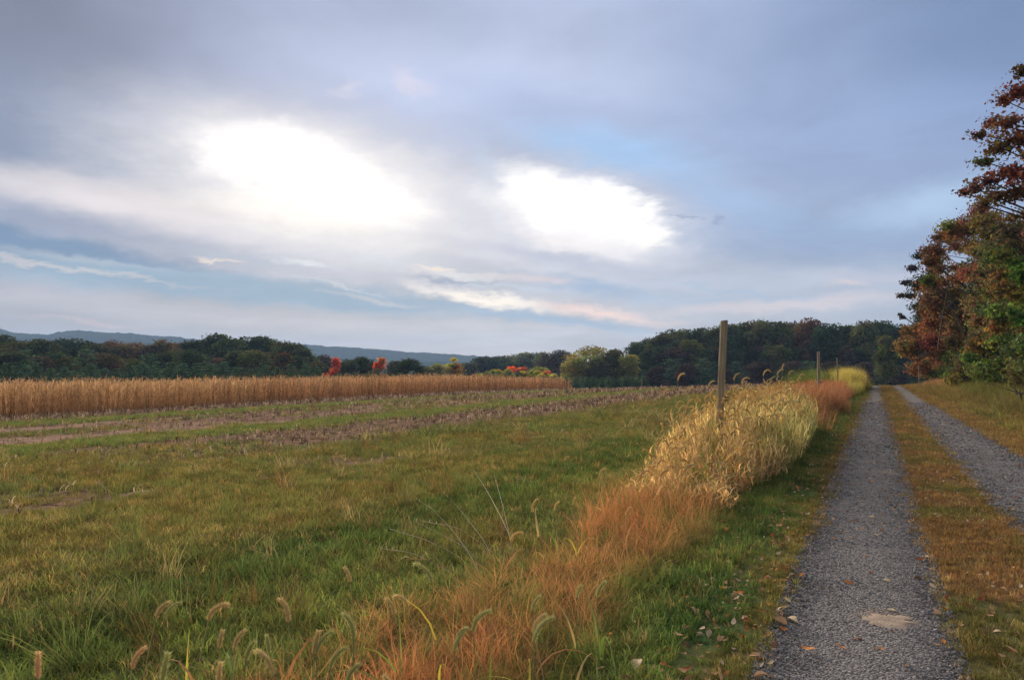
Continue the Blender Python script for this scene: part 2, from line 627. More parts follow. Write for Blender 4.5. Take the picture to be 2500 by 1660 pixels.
def ground_mat():
    m = new_mat('field_ground')
    nt, node, L = M_nodes(m)
    at = node('ShaderNodeAttribute', attribute_name='tint')
    geo = node('ShaderNodeNewGeometry')
    n1 = node('ShaderNodeTexNoise')
    L(geo.outputs['Position'], n1.inputs['Vector'])
    n1.inputs['Scale'].default_value = 9
    n1.inputs['Detail'].default_value = 8
    n1.inputs['Roughness'].default_value = .7
    n3 = node('ShaderNodeTexNoise')
    L(geo.outputs['Position'], n3.inputs['Vector'])
    n3.inputs['Scale'].default_value = 1.3
    n3.inputs['Detail'].default_value = 8
    n3.inputs['Roughness'].default_value = .75
    mr = node('ShaderNodeMapRange')
    L(n1.outputs[0], mr.inputs[0])
    mr.inputs[1].default_value, mr.inputs[2].default_value = .35, .65
    mr.inputs[3].default_value, mr.inputs[4].default_value = .6, 1.3
    mr3 = node('ShaderNodeMapRange')
    L(n3.outputs[0], mr3.inputs[0])
    mr3.inputs[1].default_value, mr3.inputs[2].default_value = .35, .65
    mr3.inputs[3].default_value, mr3.inputs[4].default_value = .8, 1.2
    mm = node('ShaderNodeMath', operation='MULTIPLY')
    L(mr.outputs[0], mm.inputs[0])
    L(mr3.outputs[0], mm.inputs[1])
    vm = node('ShaderNodeVectorMath', operation='SCALE')
    L(at.outputs['Color'], vm.inputs[0])
    L(mm.outputs[0], vm.inputs['Scale'])
    bp = node('ShaderNodeBump')
    bp.inputs['Strength'].default_value = .7
    bp.inputs['Distance'].default_value = .04
    L(n1.outputs[0], bp.inputs['Height'])
    pr = node('ShaderNodeBsdfPrincipled')
    L(vm.outputs[0], pr.inputs['Base Color'])
    pr.inputs['Roughness'].default_value = 1
    pr.inputs['Specular IOR Level'].default_value = 0
    L(bp.outputs[0], pr.inputs['Normal'])
    out = node('ShaderNodeOutputMaterial')
    L(pr.outputs[0], out.inputs[0])
    return m


def gravel_mat(name):
    """crushed stone: voronoi stones with dark gaps, sandy patches"""
    m = new_mat(name)
    nt, node, L = M_nodes(m)
    at = node('ShaderNodeAttribute', attribute_name='tint')
    geo = node('ShaderNodeNewGeometry')
    vo = node('ShaderNodeTexVoronoi')
    L(geo.outputs['Position'], vo.inputs['Vector'])
    vo.inputs['Scale'].default_value = 70
    cr = node('ShaderNodeValToRGB')
    sp_ = node('ShaderNodeSeparateColor')
    L(vo.outputs['Color'], sp_.inputs[0])
    L(sp_.outputs[0], cr.inputs[0])
    e = cr.color_ramp.elements
    e[0].color = (.55, .55, .55, 1)
    e[1].color = (1.5, 1.5, 1.5, 1)
    dm = node('ShaderNodeMapRange')
    L(vo.outputs['Distance'], dm.inputs[0])
    dm.inputs[1].default_value, dm.inputs[2].default_value = .35, .75
    dm.inputs[3].default_value, dm.inputs[4].default_value = 1, .45
    m1 = node('ShaderNodeVectorMath', operation='MULTIPLY')
    L(at.outputs['Color'], m1.inputs[0])
    L(cr.outputs[0], m1.inputs[1])
    m2 = node('ShaderNodeVectorMath', operation='SCALE')
    L(m1.outputs[0], m2.inputs[0])
    L(dm.outputs[0], m2.inputs['Scale'])
    bp = node('ShaderNodeBump')
    bp.inputs['Strength'].default_value = .9
    bp.inputs['Distance'].default_value = .02
    bp.invert = True
    L(vo.outputs['Distance'], bp.inputs['Height'])
    pr = node('ShaderNodeBsdfPrincipled')
    L(m2.outputs[0], pr.inputs['Base Color'])
    pr.inputs['Roughness'].default_value = .95
    pr.inputs['Specular IOR Level'].default_value = .1
    L(bp.outputs[0], pr.inputs['Normal'])
    out = node('ShaderNodeOutputMaterial')
    L(pr.outputs[0], out.inputs[0])
    return m


VEG = veg_mat('grass_blade', attr='col', trans=0.45)
STRAW = veg_mat('dry_stalk', attr='col', trans=0.12, tcol=(1, 1, 1))
STONE = veg_mat('crushed_stone', attr='col', trans=0.0, rough=.8, tcol=(1, 1, 1))
GROUND = ground_mat()
GRAVEL = gravel_mat('gravel')
BARK = noisy_mat('bark', (.045, .036, .028), (.13, .11, .09), 6, 6, .95, .6, 14, (1, 1, .25))

# ------------------------------------------------------------------ region colours of the ground (x across the lane, y along it)
SOIL = np.array([.178, .116, .080])
OLIVE = np.array([.168, .184, .076])
DKGRN = np.array([.075, .135, .050])
BRGRN = np.array([.155, .215, .074])
MOSSY = np.array([.126, .174, .076])
REDGR = np.array([.55, .200, .115])
STRW = np.array([.450, .310, .150])
RUST = np.array([.225, .150, .080])


def lerp(a, b, t):
    t = np.asarray(t)[..., None]
    return np.asarray(a) * (1 - t) + np.asarray(b) * t


def soilness(x, y):
    """how bare the field is, 0 grass .. 1 tilled soil and stubble"""
    w = (vnoise(x, y, .5, 11) - .5) * 2.4 + (vnoise(x, y, .12, 13) - .5) * 2
    xx = x + w
    a = sstep(-17.2, -15.6, xx) * (1 - sstep(-11.6, -9.4, xx)) * sstep(6, 15, y + (vnoise(x, y, .3, 12) - .5) * 8)   # stubble strip
    b = sstep(-31.5, -30, xx * .6 + x * .4) * (1 - sstep(-20.6, -18.8, xx))                                               # pale soil strip
    c = (1 - sstep(-36, -34, x * .7 + xx * .3))                                                                          # litter along the corn
    d = sstep(-12.5, -10, xx) * (1 - sstep(-7.2, -5.5, xx)) * sstep(.60, .72, vnoise(x, y, .45, 14)) * (1 - sstep(18, 30, y)) * .8
    b = b * (.72 + .28 * sstep(.3, .45, vnoise(x, y * .4, .5, 15)))
    return np.clip(np.maximum.reduce([a, b, c, d]), 0, 1)


def grass_colour(x, y):
    n1, n2 = vnoise(x, y, .35, 21), vnoise(x, y, 1.3, 22)
    c = lerp(OLIVE, MOSSY, sstep(.35, .65, n1))
    c = lerp(c, OLIVE * [1.22, 1.0, .95], sstep(.52, .74, n2) * .7)
    c = c * (.78 + .44 * vnoise(x, y, 2.3, 28))[..., None]
    # dark green wheel line and brighter patches beside the weeds
    w = x + (vnoise(x, y, .9, 23) - .5) * 1.1
    dk = sstep(-5.3, -4.5, w) * (1 - sstep(-3.9, -3.2, w))
    c = lerp(c, DKGRN, dk * .85)
    br = sstep(-4.3, -3.7, w) * (1 - sstep(-2.9, -2.3, w)) * sstep(.42, .6, vnoise(x, y, .7, 24))
    c = lerp(c, BRGRN, br * .8)
    # field green strips
    st = sstep(-20.5, -19, w) * (1 - sstep(-17, -15.5, w)) + sstep(-35.2, -34.2, w) * (1 - sstep(-31.5, -30.5, w))
    c = lerp(c, [.150, .225, .085], np.clip(st, 0, 1) * .8)
    # verge between weeds and lane
    vg = sstep(-1.9, -1.45, w) * (1 - sstep(2.6, 3.2, x))
    c = lerp(c, lerp(DKGRN * 1.15, BRGRN, sstep(.4, .65, vnoise(x, y, 1.1, 25))), vg)
    # dry margin by the gravel, the median strip and the right-hand edge
    mg = sstep(-.86, -.66, x + (n2 - .5) * .45) * (1 - sstep(.25, .5, x))
    c = lerp(c, lerp([.24, .165, .08], [.15, .16, .055], n1), mg * .8)
    md = sstep(.2, .4, x) * (1 - sstep(1.1, 1.4, x))
    c = lerp(c, lerp(RUST, [.125, .150, .055], sstep(.40, .62, vnoise(x, y, 1.6, 26)) * .8), md)
    rm = sstep(1.8, 2.2, x) * (1 - sstep(2.7, 3.3, x + (n2 - .5)))
    c = lerp(c, [.21, .145, .078], rm * .85)
    rv = sstep(2.8, 3.5, x)
    c = lerp(c, lerp([.135, .135, .05], [.20, .135, .075], sstep(.4, .6, vnoise(x, y, .5, 27))), rv * .8)
    return c


# ------------------------------------------------------------------ ground sheet
def build_ground():
    nr = 330
    rad = 0.25 * (3000 / 0.25) ** (np.arange(nr) / (nr - 1))
    a_in = np.linspace(-66, 18, 430)
    a_out = np.linspace(18, 294, 60)[1:-1]
    ang = np.radians(np.concatenate([a_in, a_out]))
    na = len(ang)
    X = rad[:, None] * np.sin(ang)[None, :]
    Y = rad[:, None] * np.cos(ang)[None, :]
    X, Y = X.ravel(), Y.ravel()
    Z = terrain(X, Y)
    s = soilness(X, Y)
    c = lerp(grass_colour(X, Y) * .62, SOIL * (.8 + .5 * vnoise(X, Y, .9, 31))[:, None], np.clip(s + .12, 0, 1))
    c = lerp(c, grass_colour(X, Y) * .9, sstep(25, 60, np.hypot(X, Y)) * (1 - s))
    pale = sstep(-31, -30, X) * (1 - sstep(-21, -19, X)) * sstep(.4, .6, vnoise(X, Y * .35, .35, 33))
    c = lerp(c, [.29, .19, .14], pale * s * .9)
    i, j = np.meshgrid(np.arange(nr - 1), np.arange(na), indexing='ij')
    j2 = (j + 1) % na
    f = np.stack([i * na + j, i * na + j2, (i + 1) * na + j2, (i + 1) * na + j], -1).reshape(-1, 4)[:, ::-1]
    v = np.stack([X, Y, Z], 1)
    # close the little hole under the camera
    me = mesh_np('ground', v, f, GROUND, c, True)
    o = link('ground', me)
    tag(o, kind='structure')
    k = MBq = MB()
    cx = [(0, 0, tz(0, 0))] + [tuple(v[q]) for q in range(na)]
    k.add(cx, [(0, q + 2 if q + 1 < na else 1, q + 1) for q in range(na)], [.1, .1, .05])
    return o


build_ground()


def build_track(name, x0, x1, y0, y1, seed):
    ys = np.concatenate([np.arange(y0, 25, .09), np.arange(25, y1, .6)])
    us = np.linspace(0, 1, 13)
    e0 = x0 + (vnoise(ys, ys * 0, 1.7, seed, 4) - .5) * .22
    e1 = x1 + (vnoise(ys, ys * 0 + 9, 1.7, seed + 1, 4) - .5) * .22
    X = e0[:, None] * (1 - us) + e1[:, None] * us
    Y = np.repeat(ys[:, None], len(us), 1)
    prof = 4 * us * (1 - us)
    Z = terrain(X, Y) + .005 + .012 * prof[None, :] + (vnoise(X, Y, 3, seed) - .5) * .008 * prof
    c = np.tile(np.array([.165, .157, .155]), (X.size, 1))
    xx, yy = X.ravel(), Y.ravel()
    dusty = sstep(.42, .72, vnoise(xx, yy * .5, 1.2, 41)) * .55 + sstep(14, 40, yy) * .35
    c = lerp(c, [.215, .197, .185], dusty)
    edge = np.repeat((1 - prof)[None, :], len(ys), 0).ravel() ** 2
    c = lerp(c, [.115, .107, .103], edge * .5)
    for (sx, sy, rx, ry) in SAND:
        d = np.hypot((xx - sx) / rx, (yy - sy) / ry) + (vnoise(xx, yy, 6, 43) - .5) * .7
        c = lerp(c, [.25, .185, .135], (1 - sstep(.35, 1.1, d)) * .7)
    nu = len(us)
    i, j = np.meshgrid(np.arange(len(ys) - 1), np.arange(nu - 1), indexing='ij')
    f = np.stack([i * nu + j, i * nu + j + 1, (i + 1) * nu + j + 1, (i + 1) * nu + j], -1).reshape(-1, 4)
    o = link(name, mesh_np(name, np.stack([xx, yy, Z.ravel()], 1), f, GRAVEL, c, True))
    tag(o, kind='structure')
    return o


SAND = [(0.02, 5.25, .21, .20), (0.13, 12.6, .16, .25), (-0.1, 3.95, .18, .12), (-.35, 17.5, .16, .8)]


def build_sand(sx, sy, rx, ry, seed):
    n = 60
    a = np.arange(n) * 2 * math.pi / n
    r_ = 1 + (vnoise(np.cos(a) * 2, np.sin(a) * 2, 1.6, seed, 4) - .5) * 1.3
    v, f = [(sx, sy, tz(sx, sy) + .0205)], []
    for q, s_ in enumerate((.5, .8, 1.0)):
        X = sx + np.cos(a) * r_ * rx * s_
        Y = sy + np.sin(a) * r_ * ry * s_
        Z = terrain(X, Y) + (.020, .019, .010)[q]
        v += list(zip(X, Y, Z))
    for j in range(n):
        k = (j + 1) % n
        f.append((0, 1 + j, 1 + k))
        for q in range(2):
            b_ = 1 + q * n
            f += [(b_ + j, b_ + n + j, b_ + n + k), (b_ + j, b_ + n + k, b_ + k)]
    o = link('sand_patch', mesh_np('sand_patch', v, f, SANDM, None, True))
    tag(o, kind='structure')


SANDM = noisy_mat('sand', (.20, .155, .12), (.36, .27, .195), 16, 8, 1.0, .5, 120)
build_sand(.04, 5.22, .15, .14, 71)
build_track('gravel_track', -.56, .36, -8, 120, 51)
build_track('gravel_track.001', 1.15, 2.27, -8, 120, 61)

# ------------------------------------------------------------------ scatter by geometry nodes


def scatter(name, label, cat, variants, P, rot, scl, col, idx):
    """one object of uncountable growth: every point carries one of the tuft meshes"""
    n = len(P)
    me = bpy.data.meshes.new(name)
    me.vertices.add(n)
    me.vertices.foreach_set('co', np.asarray(P, np.float32).ravel())
    for nm, ty, arr, key in (('rot', 'FLOAT_VECTOR', rot, 'vector'), ('scl', 'FLOAT_VECTOR', scl, 'vector')):
        a = me.attributes.new(nm, ty, 'POINT')
        a.data.foreach_set(key, np.asarray(arr, np.float32).ravel())
    a = me.attributes.new('col', 'FLOAT_COLOR', 'POINT')
    a.data.foreach_set('color', np.hstack([col, np.ones((n, 1))]).astype(np.float32).ravel())
    a = me.attributes.new('idx', 'INT', 'POINT')
    a.data.foreach_set('value', np.asarray(idx, np.int32))
    o = link(name, me)
    tag(o, label, cat, kind='stuff')
    ng = bpy.data.node_groups.new(name + '_nodes', 'GeometryNodeTree')
    ng.interface.new_socket('Geometry', in_out='INPUT', socket_type='NodeSocketGeometry')
    ng.interface.new_socket('Geometry', in_out='OUTPUT', socket_type='NodeSocketGeometry')
    N, Lk = ng.nodes, ng.links
    gi, go = N.new('NodeGroupInput'), N.new('NodeGroupOutput')
    iop = N.new('GeometryNodeInstanceOnPoints')
    jg = N.new('GeometryNodeJoinGeometry')
    for k, vm in enumerate(variants):
        vo = bpy.data.objects.new(vm.name, vm)
        oi = N.new('GeometryNodeObjectInfo')
        oi.inputs['Object'].default_value = vo
        oi.inputs['As Instance'].default_value = True
        Lk.new(oi.outputs['Geometry'], jg.inputs[0])

    def na(nm, ty):
        q = N.new('GeometryNodeInputNamedAttribute')
        q.data_type = ty
        q.inputs[0].default_value = nm
        return q.outputs[0]
    Lk.new(gi.outputs[0], iop.inputs['Points'])
    Lk.new(jg.outputs[0], iop.inputs['Instance'])
    iop.inputs['Pick Instance'].default_value = True
    Lk.new(na('idx', 'INT'), iop.inputs['Instance Index'])
    e2r = N.new('FunctionNodeEulerToRotation')
    Lk.new(na('rot', 'FLOAT_VECTOR'), e2r.inputs[0])
    Lk.new(e2r.outputs[0], iop.inputs['Rotation'])
    Lk.new(na('scl', 'FLOAT_VECTOR'), iop.inputs['Scale'])
    Lk.new(iop.outputs[0], go.inputs[0])
    md = o.modifiers.new('instances', 'NODES')
    md.node_group = ng
    return o


def polar_points(r0, r1, dens, a0=-64, a1=14, p=0.0):
    """random points in a wedge round the viewpoint; density dens at r0, falling as r**-p"""
    out = []
    edges = np.geomspace(r0, r1, 24)
    for a, b in zip(edges[:-1], edges[1:]):
        mid = (a * b) ** .5
        area = R(a1 - a0) / 2 * (b * b - a * a)
        n = rng.poisson(area * dens * (r0 / mid) ** p)
        rr = np.sqrt(rng.uniform(a * a, b * b, n))
        th = np.radians(rng.uniform(a0, a1, n))
        out.append(np.stack([rr * np.sin(th), rr * np.cos(th)], 1))
    q = np.vstack(out)
    return q[:, 0], q[:, 1]


def on_track(x):
    return ((x > -.55) & (x < .35)) | ((x > 1.17) & (x < 2.25))


def tuft(name, blades, spread, h, w, bend, mat=VEG, segs=3, hv=.35, lean=.5, drytip=0.0, seed=0):
    r = np.random.default_rng(seed)
    b = MB()
    for k in range(blades):
        a = r.uniform(0, 2 * math.pi)
        rr = spread * math.sqrt(r.uniform())
        hh = h * r.uniform(1 - hv, 1 + hv)
        t = r.uniform(.7, 1.3)
        tt = np.array([t * r.uniform(.9, 1.12), t, t * r.uniform(.8, 1.1)])
        t2 = tt * np.array([1 + .9 * drytip, 1 + .3 * drytip, 1.0])
        b.blade((rr * math.cos(a), rr * math.sin(a), -.01), a + r.normal() * 1.2, hh, w * r.uniform(.7, 1.3),
                abs(r.normal(0, 1)) * bend * .5 + bend * lean, segs, tt * .75, r.normal() * .6, t2)
    return b.mesh(name, mat)


SHORT = [tuft('grass_tuft', 20, .05, .068, .0034, 1.7, segs=3, drytip=.3, hv=.5, seed=s) for s in range(5)]
COARSE = [tuft('coarse_tuft', 26, .12, .105, .0065, 1.7, segs=3, drytip=.3, hv=.5, seed=20 + s) for s in range(4)]
LONG = [tuft('long_tuft', 26, .06, .26, .005, 1.3, segs=4, seed=40 + s) for s in range(4)]
FINE = [tuft('fine_dry_tuft', 34, .09, .38, .0024, 2.4, segs=5, hv=.5, lean=.4, seed=60 + s) for s in range(5)]
FINEW = [tuft('fine_wide_tuft', 30, .13, .42, .0055, 1.5, segs=3, hv=.4, lean=.35, seed=80 + s) for s in range(4)]


def build_grass():
    # near short grass everywhere off the gravel
    x, y = polar_points(1.0, 9.5, 760, p=.35)
    den = 1 - soilness(x, y) * .72
    keep = (rng.uniform(size=len(x)) < den) & ~on_track(x + rng.normal(0, .03, len(x)))
    x, y = x[keep], y[keep]
    n = len(x)
    c = grass_colour(x, y) * rng.uniform(.6, 1.55, (n, 1)) * rng.uniform(.88, 1.14, (n, 3))
    dry = rng.uniform(size=n) < (.08 + .12 * (x < -5))
    c[dry] = np.array([.34, .26, .15]) * rng.uniform(.6, 1.3, (dry.sum(), 1))
    hgt = .75 + .9 * vnoise(x, y, .8, 71)
    hgt *= np.where((x > .2) & (x < 1.4), .62, 1) * np.where((x > -1.0) & (x < -.5), .6, 1) * np.where(x < -5, 1.15, 1)
    s = rng.uniform(.75, 1.3, n) * hgt
    rot = np.stack([rng.normal(0, .15, n), rng.normal(0, .15, n), rng.uniform(0, 6.28, n)], 1)
    scatter('grass', 'short mixed grass of the field edge, verge and lane median', 'grass', SHORT,
            np.stack([x, y, terrain(x, y)], 1), rot, np.stack([s, s, s], 1), c, rng.integers(0, 5, n))
    # middle and far grass, coarser tufts
    x, y = polar_points(7.5, 105, 210, p=1.25)
    den = (1 - soilness(x, y) * .985) * (x > -42.5)
    keep = (rng.uniform(size=len(x)) < den) & ~on_track(x + rng.normal(0, .05, len(x))) & (y < 110)
    x, y = x[keep], y[keep]
    n = len(x)
    rr = np.hypot(x, y)
    c = grass_colour(x, y) * rng.uniform(.75, 1.3, (n, 1)) * rng.uniform(.92, 1.1, (n, 3))
    dry = rng.uniform(size=n) < .14
    c[dry] = np.array([.33, .25, .13]) * rng.uniform(.6, 1.3, (dry.sum(), 1))
    g = np.clip(rr / 16, .7, 3.0)
    hg = (.55 + .6 * vnoise(x, y, .6, 72)) * np.where((x > .2) & (x < 1.4), .5, 1) * np.where((x > -1.0) & (x < -.5), .5, 1)
    hg *= np.where(x > 3.1, 1.9, 1)
    scl = np.stack([g, g, hg * (1 + .25 * np.clip(rr / 30, 0, 1.5))], 1)
    rot = np.stack([rng.normal(0, .1, n), rng.normal(0, .1, n), rng.uniform(0, 6.28, n)], 1)
    scatter('field_grass', 'olive green grass and low weeds covering the harvested field', 'grass', COARSE,
            np.stack([x, y, terrain(x, y)], 1), rot, scl, c, rng.integers(0, 4, n))
    # longer lush clumps near the weeds and on the verges
    x, y = polar_points(1.4, 26, 26, p=.7)
    lush = sstep(.52, .66, vnoise(x, y, .8, 24)) * (sstep(-4.6, -4.0, x) * (1 - sstep(-.95, -.8, x)) + .9 * sstep(2.9, 3.4, x))
    lush = np.clip(lush + .08 * (x < -4.2), 0, 1)
    keep = (rng.uniform(size=len(x)) < lush) & ~on_track(x)
    x, y = x[keep], y[keep]
    n = len(x)
    c = lerp(grass_colour(x, y), BRGRN, np.full(n, .35)) * rng.uniform(.7, 1.3, (n, 1))
    s = rng.uniform(.5, 1.05, n) * np.where(x > 2.9, 1.25, 1)
    rot = np.stack([rng.normal(0, .2, n), rng.normal(0, .2, n), rng.uniform(0, 6.28, n)], 1)
    scatter('long_grass', 'lush longer green grass clumps along both verges', 'grass', LONG,
            np.stack([x, y, terrain(x, y)], 1), rot, np.stack([s * 1.2, s * 1.2, s], 1), c, rng.integers(0, 4, n))


def build_field_weeds():
    x, y = polar_points(2.2, 48, 16, p=.75)
    m = (1 - np.clip(soilness(x, y) * 1.6, 0, 1)) * (1 - .7 * sstep(-14, -18, x)) * (x < -3.0) * (.15 + .85 * sstep(.45, .7, vnoise(x, y, .55, 29)))
    m = m + .5 * (x > 3.0)
    keep = rng.uniform(size=len(x)) < m
    x, y = x[keep], y[keep]
    n = len(x)
    pal = np.array([[.17, .19, .075], [.13, .17, .07], [.24, .15, .085], [.34, .27, .16], [.15, .12, .06]])
    c = pal[rng.choice(5, n, p=[.32, .28, .15, .13, .12])] * rng.uniform(.7, 1.3, (n, 1))
    s = rng.uniform(.35, .85, n)
    w = np.clip(np.hypot(x, y) / 9, .9, 2.6)
    scatter('field_weeds', 'sparse taller seed stems and weeds standing in the field grass', 'weeds', FINEW,
            np.stack([x, y, terrain(x, y)], 1), np.stack([rng.normal(0, .25, n), rng.normal(0, .25, n), rng.uniform(0, 6.28, n)], 1),
            np.stack([w * .8, w * .8, s], 1), c, rng.integers(0, 4, n))


build_field_weeds()


def weed_mask(x, y):
    """band of tall dry weeds along the fence line"""
    w = (vnoise(x * 0, y, .5, 81) - .5) * .5
    r_edge = -1.42 + w
    l_edge = -2.62 + .2 * sstep(3, 5, y) - .1 * sstep(6, 9, y) - .25 * sstep(9, 13, y) + w
    return sstep(l_edge - .25, l_edge + .15, x) * (1 - sstep(r_edge - .18, r_edge + .1, x))


def build_weeds():
    x, y = polar_points(1.9, 34, 150, a0=-50, a1=2, p=.65)
    m = weed_mask(x, y) * np.where(y > 22, 1, 1)
    gold = sstep(7.6, 9.6, y + (vnoise(x, y, 1, 82) - .5) * 2) * (1 - sstep(19, 23, y))
    keep = rng.uniform(size=len(x)) < m * (1 - .8 * gold)
    x, y, gold = x[keep], y[keep], gold[keep]
    n = len(x)
    side = sstep(-1.72, -1.4, x + (vnoise(x, y, 1.2, 83) - .5) * .5)
    c = lerp(REDGR, [.50, .30, .16], vnoise(x, y, 1.1, 84))
    c = lerp(c, [.25, .24, .10], side * .75)
    c = lerp(c, [.55, .34, .17], gold * .8)
    c = c * rng.uniform(.55, 1.5, (n, 1))
    gr = rng.uniform(size=n) < .10 + .16 * vnoise(x, y, 1.4, 86)
    c[gr] = np.array([.16, .20, .07])
    h = (.62 + .5 * vnoise(x, y, .7, 85)) * (1 - .3 * side) * (.8 + .2 * sstep(3, 6, y)) * np.where(y > 22, 1.5, 1)
    lean = np.stack([rng.normal(0, .42, n) - .12, rng.normal(.2, .42, n), rng.uniform(0, 6.28, n)], 1)
    rr = np.hypot(x, y)
    wd = np.clip(rr / 7, .9, 2.2)
    scatter('red_weeds', 'fine reddish brown dry grass leaning along the fence line', 'dry grass', FINE,
            np.stack([x, y, terrain(x, y)], 1), lean, np.stack([wd, wd, h], 1), c, rng.integers(0, 5, n))
    # far red grass, the yellow stand and the pink stand at the crest
    xs, ys, cs, hs = [], [], [], []
    for (cx, cy, sx, sy, hh, cc, k) in [(-2.5, 31, .8, 7.0, 2.0, [.36, .17, .11], 1500), (-2.6, 45, .9, 8, 1.9, [.38, .18, .12], 1200),
                                        (-4.2, 62, 1.1, 8, 3.3, [.13, .17, .055], 700), (-2.1, 68, .75, 7, 3.3, [.50, .42, .15], 1400),
                                        (-1.5, 55, .35, 6, 1.6, [.42, .38, .13], 300),
                                        (4.2, 66, .8, 5, 1.6, [.36, .21, .14], 380), (3.4, 52, .5, 9, 1.3, [.22, .17, .08], 500),
                                        (5.5, 50, 1.2, 16, 1.3, [.15, .15, .06], 900), (5.0, 30, 1.2, 8, 1.1, [.17, .15, .07], 900)]:
        xs.append(rng.normal(cx, sx * .6, k))
        ys.append(rng.normal(cy, sy * .6, k))
        cs.append(np.array(cc) * rng.uniform(.45, 1.5, (k, 1)))
        hs.append(hh * rng.uniform(.45, 1.15, k))
    x, y, c, h = np.concatenate(xs), np.concatenate(ys), np.vstack(cs), np.concatenate(hs)
    n = len(x)
    scatter('far_weeds', 'red, yellow and green stands of tall dry grass near the crest of the lane', 'dry grass', FINEW,
            np.stack([x, y, terrain(x, y)], 1), np.stack([rng.normal(0, .15, n), rng.normal(0, .15, n), rng.uniform(0, 6.28, n)], 1),
            np.stack([np.full(n, 1.6), np.full(n, 1.6), h], 1), c, rng.integers(0, 4, n))


build_grass()
build_weeds()


# ------------------------------------------------------------------ foxtail grass
def head_mesh(name, seed, length=.10, bend=1.6, rad=.0065, hair=.011, nh=420):
    """nodding bristly seed head; its foot at the origin, starts upward and arches towards +X"""
    r = np.random.default_rng(seed)
    b = MB()
    s = np.linspace(0, 1, 9)
    ang = .08 + bend * s ** 1.3
    P = [np.zeros(3)]
    for i in range(8):
        a = (ang[i] + ang[i + 1]) / 2
        P.append(P[-1] + np.array([math.sin(a), 0, math.cos(a)]) * length / 8)
    P = np.array(P)
    b.tube(P, rad * np.array([.35, .8, .95, 1, 1, .95, .85, .65, .2]), 6, [.85, .8, .65])
    tang = np.gradient(P, axis=0)
    tang /= np.linalg.norm(tang, axis=1)[:, None]
    for k in range(nh):
        u = r.uniform(.02, .98) * 8
        i = min(7, int(u))
        p = P[i] * (1 - (u - i)) + P[i + 1] * (u - i)
        t = tang[i]
        d = r.normal(size=3)
        d -= t * d.dot(t)
        d /= np.linalg.norm(d)
        q = p + d * rad * .8
        tip = q + (d * .75 + t * .55) * hair * r.uniform(.7, 1.25)
        sd = np.cross(t, d) * .0009
        tt = r.uniform(.85, 1.35)
        b.add([q - sd, q + sd, tip], [(0, 1, 2)], [tt, tt, tt * .8])
    return b.mesh(name, None)


HEADS = [head_mesh('seed_head', 100 + k, l, bd, .0064, .0130) for k, (l, bd) in
         enumerate([(.10, 1.1), (.115, 1.5), (.085, .6), (.105, 1.9), (.08, .2), (.12, 1.3)])]
HEADS_FAR = [head_mesh('seed_head', 200 + k, l, bd, .0085, .014, 60) for k, (l, bd) in
             enumerate([(.12, 1.8), (.14, 2.3), (.11, 1.4), (.15, 2.6), (.10, .8)])]

HM = {}
for nm, cc in (('tan', (.62, .50, .31)), ('gold', (.76, .60, .34)), ('green', (.50, .50, .27)), ('pink', (.70, .50, .34))):
    HM[nm] = veg_mat('foxtail_' + nm, cc, trans=.35, var=.12, tcol=(1.1, 1.05, .9))
STEMS = {'dry': veg_mat('stem_dry', (.46, .33, .16), trans=.1), 'green': veg_mat('stem_green', (.20, .24, .08), trans=.1)}
LEAFM = {'gold': veg_mat('leaf_gold', (.52, .37, .16), trans=.35), 'green': veg_mat('leaf_green', (.19, .27, .07), trans=.35),
         'yellow': veg_mat('leaf_yellow', (.50, .42, .08), trans=.35), 'rust': veg_mat('leaf_rust', (.42, .20, .09), trans=.3)}


def unit_stem(seed):
    r = np.random.default_rng(seed)
    b = MB()
    s = np.linspace(0, 1, 7)
    b.tube(np.stack([.06 * r.normal() * s * (1 - s) * 2, .06 * r.normal() * s * (1 - s) * 2, s], 1), .0016, 4)
    return b.mesh('stem', None)


def unit_leaf(seed):
    r = np.random.default_rng(seed)
    b = MB()
    b.blade((0, 0, 0), 0, .34 * r.uniform(.8, 1.2), .011, r.uniform(1.2, 2.6), 6, 1.0, r.normal() * .4)
    return b.mesh('leaf', None)


STEM_M = [unit_stem(300 + k) for k in range(4)]
LEAF_M = [unit_leaf(320 + k) for k in range(6)]


def slot(o, mat):
    if not o.data.materials:
        o.data.materials.append(mat)
    o.material_slots[0].link = 'OBJECT'
    o.material_slots[0].material = mat


def foxtail(x, y, h, face, label, group, headm, stem, leafm, k, size=1.0, far=False, leaves=2, lean=(0, 0)):
    z = tz(x, y)
    e = bpy.data.objects.new('foxtail_plant', None)
    COL.objects.link(e)
    e.empty_display_size = .1
    e.location = (x, y, z)
    e.rotation_euler = (lean[0], lean[1], face)
    tag(e, label, 'foxtail', group)
    s = link('stem', STEM_M[k % 4], e)
    s.scale = (1, 1, h)
    slot(s, STEMS[stem])
    hd = link('seed_head', (HEADS_FAR if far else HEADS)[k % (5 if far else 6)], e, (0, 0, h - .004))
    hd.scale = (size,) * 3
    slot(hd, HM[headm])
    for q in range(leaves):
        lf = link('leaf', LEAF_M[(k * 2 + q) % 6], e, (0, 0, h * random.uniform(.15, .65)))
        lf.rotation_euler = (0, random.uniform(.1, .7), random.uniform(0, 6.28))
        lf.scale = (random.uniform(.8, 1.5),) * 3
        slot(lf, LEAFM[leafm])
    return e


def on_plane(dx, dy, h):
    """where the sight line through a photograph point (2361 px copy) meets the height h above the local ground"""
    d = ray(dx * 1.0588, dy * 1.0588)
    t = .6
    while t < 400:
        p = d * t + np.array([0, 0, EYE])
        if p[2] <= tz(p[0], p[1]) + h:
            return p
        t *= 1.01
    return d * 20 + np.array([0, 0, EYE])


